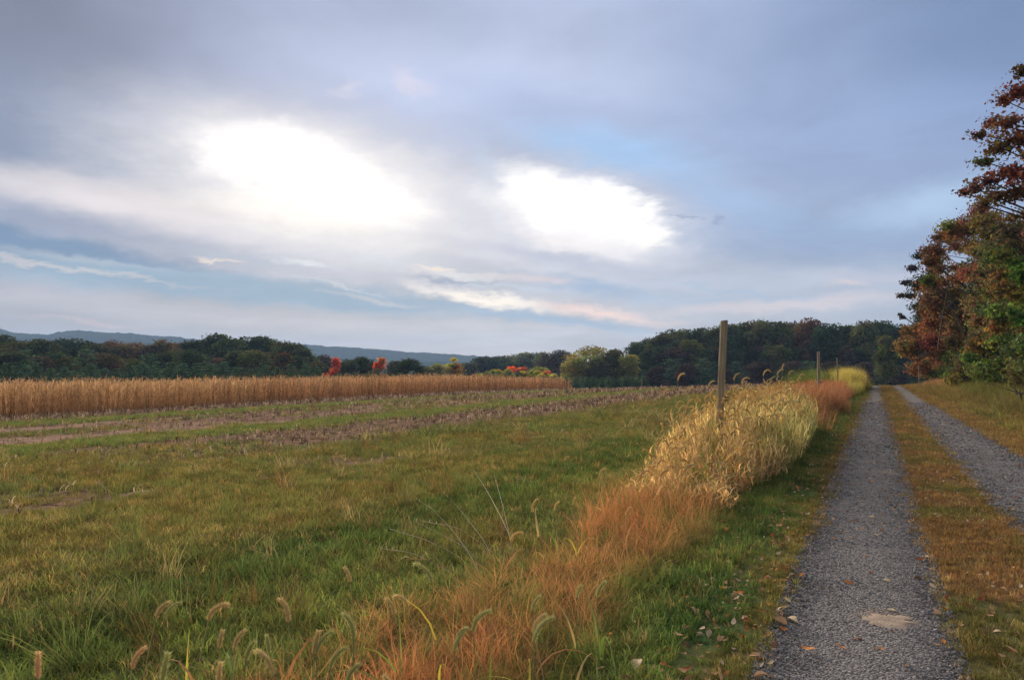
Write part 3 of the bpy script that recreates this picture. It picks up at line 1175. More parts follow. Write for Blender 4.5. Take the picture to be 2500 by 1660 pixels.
CR = YAW                                                   # facing of the image plane: +X of a head turned by CR points right in view
FG = [  # dx, dy of the head, height, facing (0 right, pi left), colour, words
    (315, 1395, .62, .2, 'tan', 'upright then hooked tan foxtail head, the upper of the left-hand pair over dark grass'),
    (332, 1425, .60, .3, 'green', 'greenish hooked foxtail head just below the upper left-hand one'),
    (455, 1415, .60, .2, 'tan', 'single hooked tan foxtail head standing over bright green grass at left'),
    (472, 1475, .62, 1.2, 'tan', 'straight upright tan foxtail head below the single hooked one'),
    (560, 1490, .60, .2, 'tan', 'straight pale foxtail head beside a yellow leaf, left foreground'),
    (540, 1480, .56, .5, 'green', 'small arching green foxtail head touching a straight pale one'),
    (627, 1428, .60, 2.9, 'tan', 'tan foxtail head tilted left above the start of the red weeds'),
    (672, 1485, .60, 1.4, 'tan', 'left one of the bundle of upright foxtail heads at the red weeds'),
    (684, 1482, .62, 1.9, 'green', 'middle one of the bundle of upright foxtail heads at the red weeds'),
    (697, 1480, .61, .3, 'green', 'right one of the bundle of upright foxtail heads at the red weeds'),
    (775, 1440, .60, 3.0, 'green', 'foxtail head nodding left over the front of the red weeds'),
    (828, 1335, .60, 3.1, 'tan', 'tan foxtail head pointing up left, alone above green grass'),
    (918, 1400, .58, 2.8, 'tan', 'thin tan foxtail head tilted left in the middle foreground'),
    (1018, 1315, .62, 2.9, 'green', 'long foxtail head curving left in front of the red weeds'),
    (965, 1390, .52, 3.0, 'tan', 'short foxtail head between the thin tilted one and the long curved one'),
    (160, 1540, .60, 1.1, 'pink', 'pinkish upright foxtail head nearest the lower left corner'),
    (292, 1535, .60, .1, 'pink', 'pinkish hooked foxtail head bowing right at the bottom left'),
    (345, 1535, .60, 1.3, 'green', 'upright green foxtail head right of the pinkish hooked one'),
    (512, 1556, .58, 1.2, 'tan', 'foxtail head cut by the bottom edge below the hooked left ones'),
    (1095, 1425, .55, .1, 'green', 'foxtail head bowing right among pale blades at lower centre'),
    (1150, 1432, .55, .0, 'green', 'long green foxtail head arching right at lower centre'),
    (1200, 1480, .55, .0, 'green', 'large green foxtail head arching right, lowest in the centre'),
    (1240, 1385, .50, .1, 'green', 'small green foxtail head arching right over red weeds'),
    (1325, 1365, .50, .0, 'green', 'green foxtail head at the right edge of the red weeds'),
    (1390, 1362, .50, .0, 'green', 'green foxtail head beside the verge grass, arching right'),
    (1262, 1450, .50, .2, 'tan', 'short tan foxtail head in the green grass right of centre'),
    (1155, 1235, .45, .1, 'gold', 'golden hooked foxtail head above pale bent stalks'),
    (1262, 1165, .50, .1, 'gold', 'golden foxtail head at the left edge of the weeds, lower of two'),
    (1292, 1170, .48, .3, 'gold', 'golden foxtail head close to the left edge of the weeds, in grass'),
    (1332, 1158, .50, .2, 'gold', 'pale foxtail head just right of the paired golden ones'),
    (1438, 1180, .50, .0, 'pink', 'pale pink foxtail head above the red weeds, middle distance'),
    (1396, 1095, .50, .2, 'gold', 'small golden foxtail head left of the straw clump'),
    (1305, 1055, .50, .1, 'gold', 'small golden foxtail head far out in the green field grass'),
    (745, 1520, .55, .2, 'green', 'foxtail head bending right in the red weeds near the bottom edge'),
    (800, 1545, .52, .1, 'green', 'foxtail head low in the red weeds near the bottom edge'),
    (935, 1545, .50, 2.9, 'tan', 'foxtail head nodding left low in the red weeds'),
    (1040, 1490, .50, .4, 'green', 'foxtail head standing in mixed red and green grass'),
    (660, 1540, .55, 2.7, 'tan', 'foxtail head nodding left at the lower left start of the red weeds'),
]
for k, (dx, dy, h, fc, hm, lab) in enumerate(FG):
    p = on_plane(dx, dy, h)
    hk = {0: 0}.get(k, k)
    sel = (4 if 1.0 <= fc <= 2.0 else [0, 1, 3, 5, 0, 2][k % 6])
    foxtail(p[0], p[1], h - .03, CR + fc, lab, None, hm, 'green' if hm == 'green' else 'dry',
            ['green', 'yellow', 'rust', 'gold'][k % 4], sel, random.uniform(.75, 1.1), leaves=2, lean=(random.gauss(0, .12), random.gauss(0, .12)))

# the tall stand round the post: the heads that stand clear first
TALL = [(1563, 873, 'gold', 'foxtail head standing out alone left of the post against the dark wood'),
        (1710, 880, 'gold', 'large foxtail head arching right just beside the post'),
        (1692, 872, 'tan', 'narrow upright foxtail head close to the post'),
        (1760, 862, 'gold', 'foxtail head on a slanting stem, midway between post and tallest head'),
        (1803, 848, 'gold', 'tallest foxtail head of all, arching right'),
        (1792, 862, 'tan', 'foxtail head just under the tallest one'),
        (1819, 862, 'tan', 'narrow upright foxtail head right of the tallest one'),
        (1775, 880, 'green', 'greenish foxtail head low beneath the tallest one'),
        (1843, 868, 'pink', 'small pink foxtail head between tallest head and second post'),
        (1878, 882, 'gold', 'foxtail head arching right in front of the second post'),
        (1634, 888, 'gold', 'narrow foxtail head just left of the post'),
        (1580, 903, 'gold', 'hooked foxtail head left of the post at field height'),
        (1530, 908, 'gold', 'leftmost hooked foxtail head of the stand round the post')]
for k, (dx, dy, hm, lab) in enumerate(TALL):
    d = ray(dx * 1.0588, dy * 1.0588)
    yy = random.uniform(12.5, 15.0)
    if dx > 1850:
        yy = 17.0
    t = yy / d[1]
    if d[0] * t > -1.75:
        t = -1.75 / d[0]
    p = d * t + np.array([0, 0, EYE])
    foxtail(p[0], p[1], p[2] - tz(p[0], p[1]) - .03, CR + (.0 if k % 3 else .3), lab, None, hm, 'dry', 'gold', k, random.uniform(1.3, 1.7), True, 1)


def clump_xy():
    while True:
        y = random.uniform(8.4, 21)
        x = random.uniform(-3.4, -1.05)
        c = -2.08 - .012 * (y - 12)
        hw = .55 + .32 * float(sstep(8.6, 12.5, y)) + .2 * (float(vnoise(y, 3.0, .9, 97)) - .5)
        if abs(x - c) < hw * (1 - .35 * float(sstep(17, 21, y))):
            return x, y


def clump_h(x, y):
    edge = max(0, 1 - abs(x + 2.08) / .95)
    return (.40 + .78 * float(sstep(8.6, 13.0, y))) * (.60 + .40 * edge ** .6) * (.86 + .28 * float(vnoise(x, y, 1.1, 98)))


cnt = {'front': 0}
for k in range(210):
    x, y = clump_xy()
    h = clump_h(x, y) * random.uniform(.82, 1.1)
    if y < 11:
        where, g = 'low in the front of the straw clump before the post', 'foxtail heads low in the front of the straw clump'
    elif x < -2.3:
        where, g = 'left of the post in the straw clump', 'foxtail heads left of the post in the straw clump'
    elif y < 15:
        where, g = 'right of the post in the near part of the straw clump', 'foxtail heads right of the post in the straw clump'
    else:
        where, g = 'in the far part of the straw clump toward the second post', 'foxtail heads in the far part of the straw clump'
    hm = random.choice(['gold', 'gold', 'tan', 'tan', 'green' if x > -2 else 'gold', 'pink'])
    word = {'gold': 'golden', 'tan': 'tan', 'green': 'greenish', 'pink': 'pinkish'}[hm]
    foxtail(x, y, h, random.uniform(-.9, .9) + CR if random.random() < .75 else random.uniform(0, 6.28),
            word + ' foxtail head nodding ' + where, g + ', ' + word, hm, 'dry' if random.random() < .8 else 'green',
            'green' if random.random() < .15 else 'gold', k, random.uniform(1.0, 1.45), True, 1,
            (random.gauss(0, .12), random.gauss(0, .12)))

# leafy straw mass under the heads
def straw_variant(seed, n=9, h=.8, w=.018):
    r = np.random.default_rng(seed)
    b = MB()
    for k in range(n):
        a = r.uniform(0, 6.28)
        t = r.uniform(.5, 1.5)
        hh = h * r.uniform(.5, 1.15)
        rr = .10 * r.uniform()
        b.blade((rr * math.cos(a), rr * math.sin(a), 0), a + r.normal() * .8, hh, .004, .35, 4, t * .8)
        # leaves leave the culm at several heights and fold over
        for q in range(3):
            zz = hh * r.uniform(.15, .85)
            off = .35 * zz * .35
            b.blade((rr * math.cos(a) + off * math.cos(a), rr * math.sin(a) + off * math.sin(a), zz * .95), r.uniform(0, 6.28),
                    r.uniform(.12, .34), w * r.uniform(.6, 1.2), r.uniform(1.2, 3.0), 5, t, r.normal() * .5)
    return b.mesh('straw_clump', VEG)


STRAWV = [straw_variant(400 + k) for k in range(6)]


def build_straw():
    n = 1050
    xy = np.array([clump_xy() for _ in range(n)])
    x, y = xy[:, 0], xy[:, 1]
    h = np.array([clump_h(a, b) for a, b in xy]) * rng.uniform(.75, 1.08, n)
    c = lerp([.66, .49, .26], [.58, .33, .17], vnoise(x, y, .9, 91) * (1 - sstep(9.5, 13, y)) + .1)
    c = lerp(c, [.56, .50, .23], sstep(-2.2, -1.3, x) * sstep(10, 13, y) * .8)
    c = c * rng.uniform(.7, 1.3, (n, 1))
    gr = rng.uniform(size=n) < .16
    c[gr] = np.array([.20, .25, .07])
    scatter('straw_weeds', 'golden dry leaves and stems of foxtail grass massed round the tall post', 'dry grass', STRAWV,
            np.stack([x, y, terrain(x, y)], 1), np.stack([rng.normal(0, .16, n), rng.normal(0, .16, n), rng.uniform(0, 6.28, n)], 1),
            np.stack([np.full(n, 1.0), np.full(n, 1.0), h / .85], 1), c, rng.integers(0, 6, n))
    # more heads in the same stand, too many to count
    n = 300
    xy = np.array([clump_xy() for _ in range(n)])
    x, y = xy[:, 0], xy[:, 1]
    h = np.array([clump_h(a, b) for a, b in xy]) * rng.uniform(.7, 1.0, n)
    hv = []
    for k in range(5):
        me = HEADS_FAR[k].copy()
        me.materials.clear()
        me.materials.append(VEG)
        hv.append(me)
    c = np.array([.72, .56, .32]) * rng.uniform(.7, 1.2, (n, 1))
    scatter('foxtail_stand', 'nodding foxtail seed heads crowded low in the straw clump', 'foxtails', hv,
            np.stack([x, y, terrain(x, y) + h], 1), np.stack([rng.normal(0, .3, n), rng.normal(0, .3, n), rng.uniform(0, 6.28, n)], 1),
            np.full((n, 3), 1.25), c, rng.integers(0, 5, n))


build_straw()

# ------------------------------------------------------------------ fence posts
WOOD = noisy_mat('weathered_post', (.15, .115, .065), (.44, .35, .22), 9, 8, .9, .7, 22, (3, 3, .22), c3=(.30, .24, .14))
WOODD = noisy_mat('dark_crack', (.02, .016, .01), (.05, .04, .028), 10)
BLACK = noisy_mat('black_plastic', (.010, .010, .013), (.022, .022, .026), 30, rough=.35, bump=.05)


def post_mesh(h, r, seed):
    rg = np.random.default_rng(seed)
    sides, rows = 18, 26
    v = []
    for i in range(rows):
        z = -.3 + (h + .3) * i / (rows - 1)
        for j in range(sides):
            a = 2 * math.pi * j / sides
            # squared off flank and a long drying crack
            rr = r * (1 + .05 * math.sin(3 * a + seed) + .03 * math.sin(5 * a + z * 1.1) + rg.normal() * .008)
            if j == 5:
                rr *= .80
            v.append((rr * math.cos(a), rr * math.sin(a), z + (0.012 * math.cos(a) if i == rows - 1 else 0)))
    f = []
    for i in range(rows - 1):
        for j in range(sides):
            p, q = i * sides + j, i * sides + (j + 1) % sides
            f += [(p, q, q + sides), (p, q + sides, p + sides)]
    v.append((0, 0, h + .004))
    for j in range(sides):
        f.append(((rows - 1) * sides + j, (rows - 1) * sides + (j + 1) % sides, len(v) - 1))
    return mesh_np('post_shaft', v, f, WOOD, np.ones(len(v)))


def insulator(z, r):
    b = MB()
    an = np.linspace(0, 2 * math.pi, 15)
    # a black claw: foot plate against the wood, neck, and two discs on a pin
    c = np.array([r + .012, 0, z])
    b.tube([(r - .01, 0, z), (r + .03, 0, z)], .012, 8)
    b.tube([(r + .012, 0, z - .035), (r + .012, 0, z + .035)], .018, 8)
    for o_ in (.052,):
        b.tube([(r + o_ - .016, 0, z - .03), (r + o_ - .012, 0, z + .03)], .02, 10)
    b.tube(np.stack([r + .062 + .018 * np.cos(an), 0 * an, z + .032 * np.sin(an)], 1), .006, 6)
    return b.mesh('insulator', BLACK)


def fence_post(x, y, h, r, lean, label, yaw=0, ins=None):
    e = bpy.data.objects.new('fence_post', None)
    COL.objects.link(e)
    e.location = (x, y, tz(x, y))
    # lean is measured to the right in view
    e.rotation_euler = Matrix.Rotation(lean, 3, Vector((FW[0], FW[1], 0))).to_euler()
    tag(e, label, 'fence post', 'fence posts of the old fence line')
    s = link('shaft', post_mesh(h, r, int(abs(y))), e)
    s.rotation_euler = (0, 0, yaw)
    if ins:
        i = link('insulator', insulator(ins, r), e)
        i.rotation_euler = (0, 0, CR + .1)
    return e


# main post: top at (1665, 740) of the 2361 copy
pt = ray(1764, 782)
t_ = 12.4 / pt[1]
top = pt * t_ + np.array([0, 0, EYE])
fence_post(top[0] - .10, 12.4, top[2] - tz(top[0], 12.4), .056, .055,
           'tall grey brown round wooden post leaning slightly, rising from the golden foxtail clump', R(-20), top[2] - 1.21 - tz(top[0], 12.4) + .0)
for (ppx, pty, yy, rr, lab, insz) in [(1998, 859, 35.2, .058, 'second wooden fence post, standing where the red weeds begin', 1.0),
                                      (2046, 874, 54.0, .038, 'third and thin looking fence post in front of the green bush near the crest', None)]:
    d = ray(ppx, pty)
    p = d * (yy / d[1]) + np.array([0, 0, EYE])
    fence_post(p[0], yy, p[2] - tz(p[0], yy), rr, .0 if ppx < 2000 else -.03, lab, .5, insz)
for (ppx, pty, yy, lab) in [(1567, 925, 78, 'small distant post at the far end of the field before the wood'),
                            (2243, 893, 72, 'slim grey post right of the lane beside the pinkish grass')]:
    d = ray(ppx, pty)
    p = d * (yy / d[1]) + np.array([0, 0, EYE])
    fence_post(p[0], yy, p[2] - tz(p[0], yy), .04, 0, lab, .5)

# pale bent grass stalks lying out over the field
CULM = veg_mat('bleached_culm', (.66, .56, .38), trans=.1)
stalks = [([(1200, 0), (1270, 100), (1420, 380), (1450, 480)], 'longest pale grass stalk, steepest of the fan, left one at its top'),
          ([(1330, 30), (1390, 240), (1450, 480)], 'steep pale grass stalk, rightmost of the fan'),
          ([(990, 125), (1100, 230), (1300, 450)], 'pale grass stalk slanting up left through the middle of the fan'),
          ([(830, 180), (920, 230), (1060, 370), (1230, 570)], 'pale grass stalk with forked tip, highest of the left-leaning ones'),
          ([(830, 325), (1000, 410), (1170, 500), (1230, 570)], 'pale grass stalk below the forked one'),
          ([(870, 320), (1100, 360), (1290, 450)], 'pale grass stalk lying nearly flat to the left'),
          ([(660, 370), (900, 440), (1150, 525)], 'pale grass stalk reaching farthest left over dark grass'),
          ([(600, 495), (800, 520), (1080, 610)], 'lowest pale grass stalk, almost level')]
for pts, lab in stalks:
    n = len(pts)
    W = []
    for i, (zx, zy) in enumerate(pts):
        dx, dy = (700 + zx / 2.624) / 1.0588, (1150 + zy / 2.624) / 1.0588
        W.append(on_plane(dx, dy, .55 - .40 * i / (n - 1)))
    W = np.array(W)
    W[-1, 2] -= .05
    W = np.vstack([W, W[-1] + (W[-1] - W[-2]) * .12 - [0, 0, .25]])
    s = np.linspace(0, len(W) - 1, 18)
    Q = np.stack([np.interp(s, range(len(W)), W[:, a]) for a in range(3)], 1)
    for _ in range(2):
        Q[1:-1] = (Q[:-2] + Q[1:-1] * 2 + Q[2:]) / 4
    b = MB()
    b.tube(Q - W[-2], np.linspace(.0014, .0030, 18), 5)
    for q in range(3):
        b.blade(Q[q] - W[-2], random.uniform(0, 6.28), .03, .003, 1.2, 2)
    o = link('bent_stalk', b.mesh('bent_stalk', CULM), None, tuple(W[-2]))
    tag(o, lab, 'grass stalk', 'fan of bleached stalks left of the red weeds')

# broad single blades in the foreground
for k, (dx, dy, h, hh, bend, azz, mk, lab) in enumerate([
        (940, 1480, .30, .42, 1.3, 2.9, 'yellow', 'yellow green broad blade bending left at the centre of the lower weeds'),
        (925, 1520, .25, .40, .3, 2.2, 'green', 'upright green broad blade in the lower weeds'),
        (975, 1510, .25, .42, 1.2, .3, 'yellow', 'yellow broad blade slanting right in the lower weeds'),
        (880, 1500, .25, .40, 1.6, 3.0, 'gold', 'straw coloured broad blade bending left in the lower weeds'),
        (1345, 1540, .2, .36, 1.3, 2.8, 'yellow', 'yellow blade arching left above the verge near the bottom'),
        (1290, 1560, .18, .30, 1.0, .2, 'yellow', 'yellow blade pointing up right near the bottom of the weeds'),
        (430, 1540, .25, .28, .15, 1.2, 'yellow', 'single upright yellow green blade at lower left'),
        (455, 1570, .25, .26, .9, .5, 'green', 'green blade slanting right at lower left'),
        (860, 1420, .30, .34, 1.9, .1, 'gold', 'pale straw blade folded level above the red weeds'),
        (700, 1560, .25, .30, .8, 2.9, 'yellow', 'yellow blade slanting left at the start of the red weeds'),
        (1130, 1560, .2, .3, .2, 1.0, 'green', 'wide green blade standing near the bottom centre')]):
    p = on_plane(dx, dy, .12)
    b = MB()
    b.blade((0, 0, 0), CR + azz, hh, .014, bend, 6, 1.0, .2)
    o = link('broad_grass', b.mesh('broad_grass', LEAFM[mk]), None, (p[0], p[1], tz(p[0], p[1]) + .02))
    tag(o, lab, 'grass blade', 'broad blades in the foreground weeds')


# ------------------------------------------------------------------ gravel stones
def stone_mesh(seed):
    r = np.random.default_rng(seed)
    import bmesh
    bm = bmesh.new()
    bmesh.ops.create_icosphere(bm, subdivisions=1, radius=.5)
    sc_ = np.array([1, r.uniform(.6, .9), r.uniform(.45, .75)])
    for v in bm.verts:
        v.co = Vector(np.array(v.co) * sc_ * r.uniform(.75, 1.15))
    me = bpy.data.meshes.new('stone')
    bm.to_mesh(me)
    bm.free()
    at = me.attributes.new('tint', 'FLOAT_COLOR', 'POINT')
    at.data.foreach_set('color', np.ones(len(me.vertices) * 4, np.float32))
    me.materials.append(STONE)
    return me


STONES = [stone_mesh(500 + k) for k in range(6)]


def build_gravel():
    X, Y, S = [], [], []
    for (a, b) in ((-.60, .40), (1.11, 2.31)):
        for (y0, y1, den, sz) in ((2.2, 5, 5200, .0115), (5, 9, 3000, .0150), (9, 15, 1100, .022), (15, 26, 380, .034), (26, 40, 110, .05)):
            n = int((b - a) * (y1 - y0) * den)
            X.append(rng.uniform(a, b, n))
            Y.append(rng.uniform(y0, y1, n))
            S.append(np.clip(rng.lognormal(0, .38, n), .5, 2.6) * sz)
    x, y, s = map(np.concatenate, (X, Y, S))
    e = .10 * (vnoise(x * 0, y, 1.7, 51, 4) - .5)
    bad = np.zeros(len(x), bool)
    for (sx, sy, rx, ry) in SAND[:2]:
        bad |= (np.hypot((x - sx) / rx, (y - sy) / ry) + (vnoise(x, y, 6, 43) - .5) * .7 < 1.0) & (rng.uniform(size=len(x)) < .72)
    x, y, s = x[~bad], y[~bad], s[~bad]
    n = len(x)
    base = np.array([.180, .170, .161])
    c = base * rng.uniform(.5, 1.6, (n, 1))
    warm = rng.uniform(size=n) < .12
    c[warm] = np.array([.24, .19, .155]) * rng.uniform(.7, 1.3, (warm.sum(), 1))
    c = lerp(c, [.235, .212, .196], sstep(.45, .75, vnoise(x, y * .5, 1.2, 41)) * .5)
    scatter('gravel', 'loose crushed grey stone covering both wheel tracks', 'gravel', STONES,
            np.stack([x, y, terrain(x, y) + .012], 1), rng.uniform(0, 6.28, (n, 3)), np.stack([s, s, s], 1), c, rng.integers(0, 6, n))


build_gravel()


# ------------------------------------------------------------------ fallen leaves
def leaf_shape(seed):
    r = np.random.default_rng(seed)
    L_, W_ = 1.0, r.uniform(.42, .62)
    s = np.linspace(0, 1, 6)
    wd = np.array([.05, .75, 1.0, .85, .45, 0]) * W_ / 2
    curl = r.uniform(-.5, .9)
    v, f = [], []
    for i in range(6):
        x = (s[i] - .5) * L_
        zc = curl * .5 * (s[i] - .5) ** 2 * 2
        up = r.uniform(.1, .35)
        v += [(x, wd[i], zc + up * wd[i]), (x, 0, zc - .02), (x, -wd[i], zc + up * wd[i])]
    for i in range(5):
        a = 3 * i
        f += [(a, a + 1, a + 4), (a, a + 4, a + 3), (a + 1, a + 2, a + 5), (a + 1, a + 5, a + 4)]
    b = MB()
    b.add(v, f, 1.0)
    b.tube([(.5, 0, curl * .25), (.68, .03, curl * .25 + .05)], .012, 3)
    return b.mesh('fallen_leaf', None)


LEAVES = [leaf_shape(600 + k) for k in range(7)]
LC = {'tan': (.46, .28, .15), 'russet': (.30, .10, .05), 'orange': (.50, .20, .06), 'pale': (.55, .42, .27), 'brown': (.20, .11, .06)}
LMAT = {k: veg_mat('leaf_litter_' + k, v, trans=.15, var=.3) for k, v in LC.items()}
NAMED_LEAVES = [  # position in the 2361 copy, colour, size
    (1828, 1432, 'pale', .10, 'pale curled leaf on the lane edge level with the sandy patch'),
    (1800, 1432, 'tan', .09, 'tan leaf on the lane edge just left of the pale curled one'),
    (2180, 1408, 'russet', .07, 'dark red leaf on the right edge of the near track beside the sandy patch'),
    (2122, 1290, 'russet', .07, 'flat red leaf by the median, farther up than the sandy patch'),
    (1700, 1370, 'pale', .10, 'long pale leaf lying in verge grass'),
    (1670, 1150, 'orange', .07, 'orange leaf alone on the bright verge grass'),
    (1862, 1497, 'orange', .08, 'orange curled leaf near the lower left corner of the track'),
    (1760, 1560, 'tan', .10, 'tan leaf in the verge at the bottom edge'),
    (1468, 1535, 'pale', .10, 'pale upright leaf in the dark verge grass at the bottom edge'),
    (1580, 1550, 'russet', .09, 'red brown leaf in verge grass at the bottom edge'),
    (1938, 1492, 'orange', .08, 'orange leaf at the left margin of the track below the sandy patch'),
    (2090, 1202, 'brown', .06, 'small dark cupped leaf in the middle of the near track'),
    (1992, 1222, 'tan', .05, 'small tan leaf on the track, left of the dark cupped one'),
    (2020, 1236, 'pale', .05, 'small pale leaf on the track below the dark cupped one'),
    (1950, 1225, 'tan', .05, 'small tan leaf on the left half of the track'),
    (2230, 1395, 'russet', .08, 'russet leaf in the median beside the dark red one'),
    (2265, 1135, 'russet', .07, 'russet leaf at the edge of the far track by the median'),
    (2030, 1497, 'orange', .05, 'orange scrap of leaf near the bottom of the track'),
]
for k, (dx, dy, cn, sz, lab) in enumerate(NAMED_LEAVES):
    p = on_plane(dx, dy, .03)
    o = link('fallen_leaf', LEAVES[k % 7], None, (p[0], p[1], tz(p[0], p[1]) + .035))
    o.rotation_euler = (random.uniform(-.4, .4), random.uniform(-.4, .4), random.uniform(0, 6.28))
    o.scale = (sz,) * 3
    slot(o, LMAT[cn])
    tag(o, lab, 'fallen leaf', 'fallen leaves on the lane')
zones = [('in the leaf litter along the left edge of the gravel', -.98, -.5, 2.8, 11, 100, .04),
         ('on the gravel of the near track', -.5, .33, 3.2, 12, 50, .022),
         ('in the rusty grass of the median', .38, 1.12, 3.8, 12, 70, .04),
         ('on the gravel of the far track', 1.2, 2.2, 6.5, 14, 18, .022),
         ('in the green verge grass', -1.5, -1.0, 3.0, 8, 22, .055)]
for (where, x0, x1, y0, y1, cntz, up) in zones:
    for k in range(cntz):
        x = random.uniform(x0, x1)
        y = y0 + (y1 - y0) * random.random() ** 1.6
        cn = random.choice(['tan', 'tan', 'russet', 'orange', 'pale', 'brown'])
        o = link('fallen_leaf', random.choice(LEAVES), None, (x, y, tz(x, y) + up))
        o.rotation_euler = (random.uniform(-.5, .5), random.uniform(-.5, .5), random.uniform(0, 6.28))
        o.scale = (random.uniform(.03, .075),) * 3
        slot(o, LMAT[cn])
        tag(o, cn + ' fallen leaf ' + where, 'fallen leaf', cn + ' fallen leaves ' + where)


def build_litter():
    lv = []
    for me in LEAVES:
        m2 = me.copy()
        m2.materials.clear()
        m2.materials.append(STRAW)
        lv.append(m2)
    X, Y = [], []
    for (x0, x1, y0, y1, n) in ((-1.1, -.5, 2, 30, 900), (.3, 1.2, 2, 40, 900), (2.2, 3.0, 6, 60, 2600), (-.5, .35, 8, 40, 160), (1.2, 2.2, 6, 40, 260), (2.8, 7, 15, 60, 700)):
        X.append(rng.uniform(x0, x1, n))
        Y.append(y0 + (y1 - y0) * rng.uniform(size=n) ** 1.5)
    x, y = np.concatenate(X), np.concatenate(Y)
    n = len(x)
    pal = np.array([LC['tan'], LC['tan'], LC['russet'], LC['orange'], LC['pale'], LC['brown']])
    c = pal[rng.integers(0, 6, n)] * rng.uniform(.6, 1.2, (n, 1))
    s = rng.uniform(.03, .06, n) * np.clip(np.hypot(x, y) / 14, 1, 1.8)
    scatter('leaf_litter', 'small fallen leaves and scraps strewn along the margins of the lane', 'leaf litter', lv,
            np.stack([x, y, terrain(x, y) + .03], 1), np.stack([rng.normal(0, .4, n), rng.normal(0, .4, n), rng.uniform(0, 6.28, n)], 1),
            np.stack([s, s, s], 1), c, rng.integers(0, 7, n))


build_litter()


# ------------------------------------------------------------------ corn stubble on the field
def stub_mesh(seed, upright=False):
    r = np.random.default_rng(seed)
    b = MB()
    if upright:
        b.tube([(0, 0, -.03), (r.normal() * .02, r.normal() * .02, .16)], [.012, .010], 5, .95)
        for k in range(2):
            b.blade((0, 0, .04), r.uniform(0, 6.28), .16, .022, 1.7, 3, 1.1)
    else:
        b.tube([(-.16, 0, .02), (0, r.normal() * .015, .03), (.16, r.normal() * .02, .02)], [.010, .011, .008], 4, .95)
        for k in range(2):
            b.blade((r.uniform(-.1, .1), 0, .02), r.uniform(0, 6.28), r.uniform(.12, .25), .025, r.uniform(1.3, 1.9), 3, r.uniform(.9, 1.3))
    return b.mesh('stubble_piece', STRAW)


STUB = [stub_mesh(700 + k) for k in range(4)] + [stub_mesh(710 + k, True) for k in range(2)]


def build_stubble():
    x, y = polar_points(7, 118, 40, p=.75, a1=-6)
    s = soilness(x, y)
    straw = sstep(-17.5, -16, x) * (1 - sstep(-10.5, -9, x))
    corn_side = (1 - sstep(-38, -33, x))
    den = s * (.32 + .68 * straw + .35 * corn_side) * (x > -43.2)
    keep = (rng.uniform(size=len(x)) < den) & (y < 112)
    x, y = x[keep], y[keep]
    n = len(x)
    c = np.array([.62, .45, .28]) * rng.uniform(.4, 1.3, (n, 1))
    dk = rng.uniform(size=n) < .4
    c[dk] = np.array([.20, .125, .08]) * rng.uniform(.6, 1.3, (dk.sum(), 1))
    g = rng.uniform(.45, 1.15, n) * np.clip(np.hypot(x, y) / 34, .75, 2.0)
    idx = rng.choice(6, n, p=[.2, .2, .2, .2, .1, .1])
    scatter('corn_stubble', 'broken corn stalks and husks strewn over the tilled strips of the field', 'stubble', STUB,
            np.stack([x, y, terrain(x, y) + .01], 1), np.stack([rng.normal(0, .12, n), rng.normal(0, .12, n), rng.uniform(0, 6.28, n)], 1),
            np.stack([g, g, g], 1), c, idx)


build_stubble()
# loose husks lying apart in the grass that can be picked out
for (dx, dy, sz, lab) in [(612, 1100, 1.5, 'pale torn corn husk lying in the grass at the middle of the field'),
                          (1212, 1106, 1.3, 'pale corn husk lying by the dark green wheel line'),
                          (965, 1282, 1.0, 'bent straw scrap lying at the left tip of the stalks'),
                          (430, 1350, .7, 'long dry stalk piece with a thick end, left middle of the grass'),
                          (1140, 978, 1.6, 'pair of long stalks sticking up from the stubble strip'),
                          (1015, 1045, 1.2, 'small pale stalk piece at the near edge of the stubble')]:
    p = on_plane(dx, dy, .08)
    b = MB()
    for q in range(5):
        a_ = random.uniform(0, 6.28)
        L_ = random.uniform(.10, .2) * sz
        w_ = .014 * sz
        dx_, dy_ = math.cos(a_), math.sin(a_)
        up = random.uniform(.03, .08)
        b.add([(-dy_ * w_, dx_ * w_, .03), (dy_ * w_, -dx_ * w_, .03), (dx_ * L_ * .6 + dy_ * w_, dy_ * L_ * .6 - dx_ * w_, up + .03),
               (dx_ * L_ * .6 - dy_ * w_, dy_ * L_ * .6 + dx_ * w_, up + .03), (dx_ * L_, dy_ * L_, .04)], [(0, 1, 2), (0, 2, 3), (3, 2, 4)], random.uniform(.45, .75))
    b.tube([(-.12 * sz, 0, .03), (.12 * sz, .03, .05)], .007 * sz, 5, .8)
    o = link('corn_husk', b.mesh('corn_husk', LEAFM['gold']), None, (p[0], p[1], tz(p[0], p[1])))
    tag(o, lab, 'corn husk', 'loose husks and stalk pieces in the field')


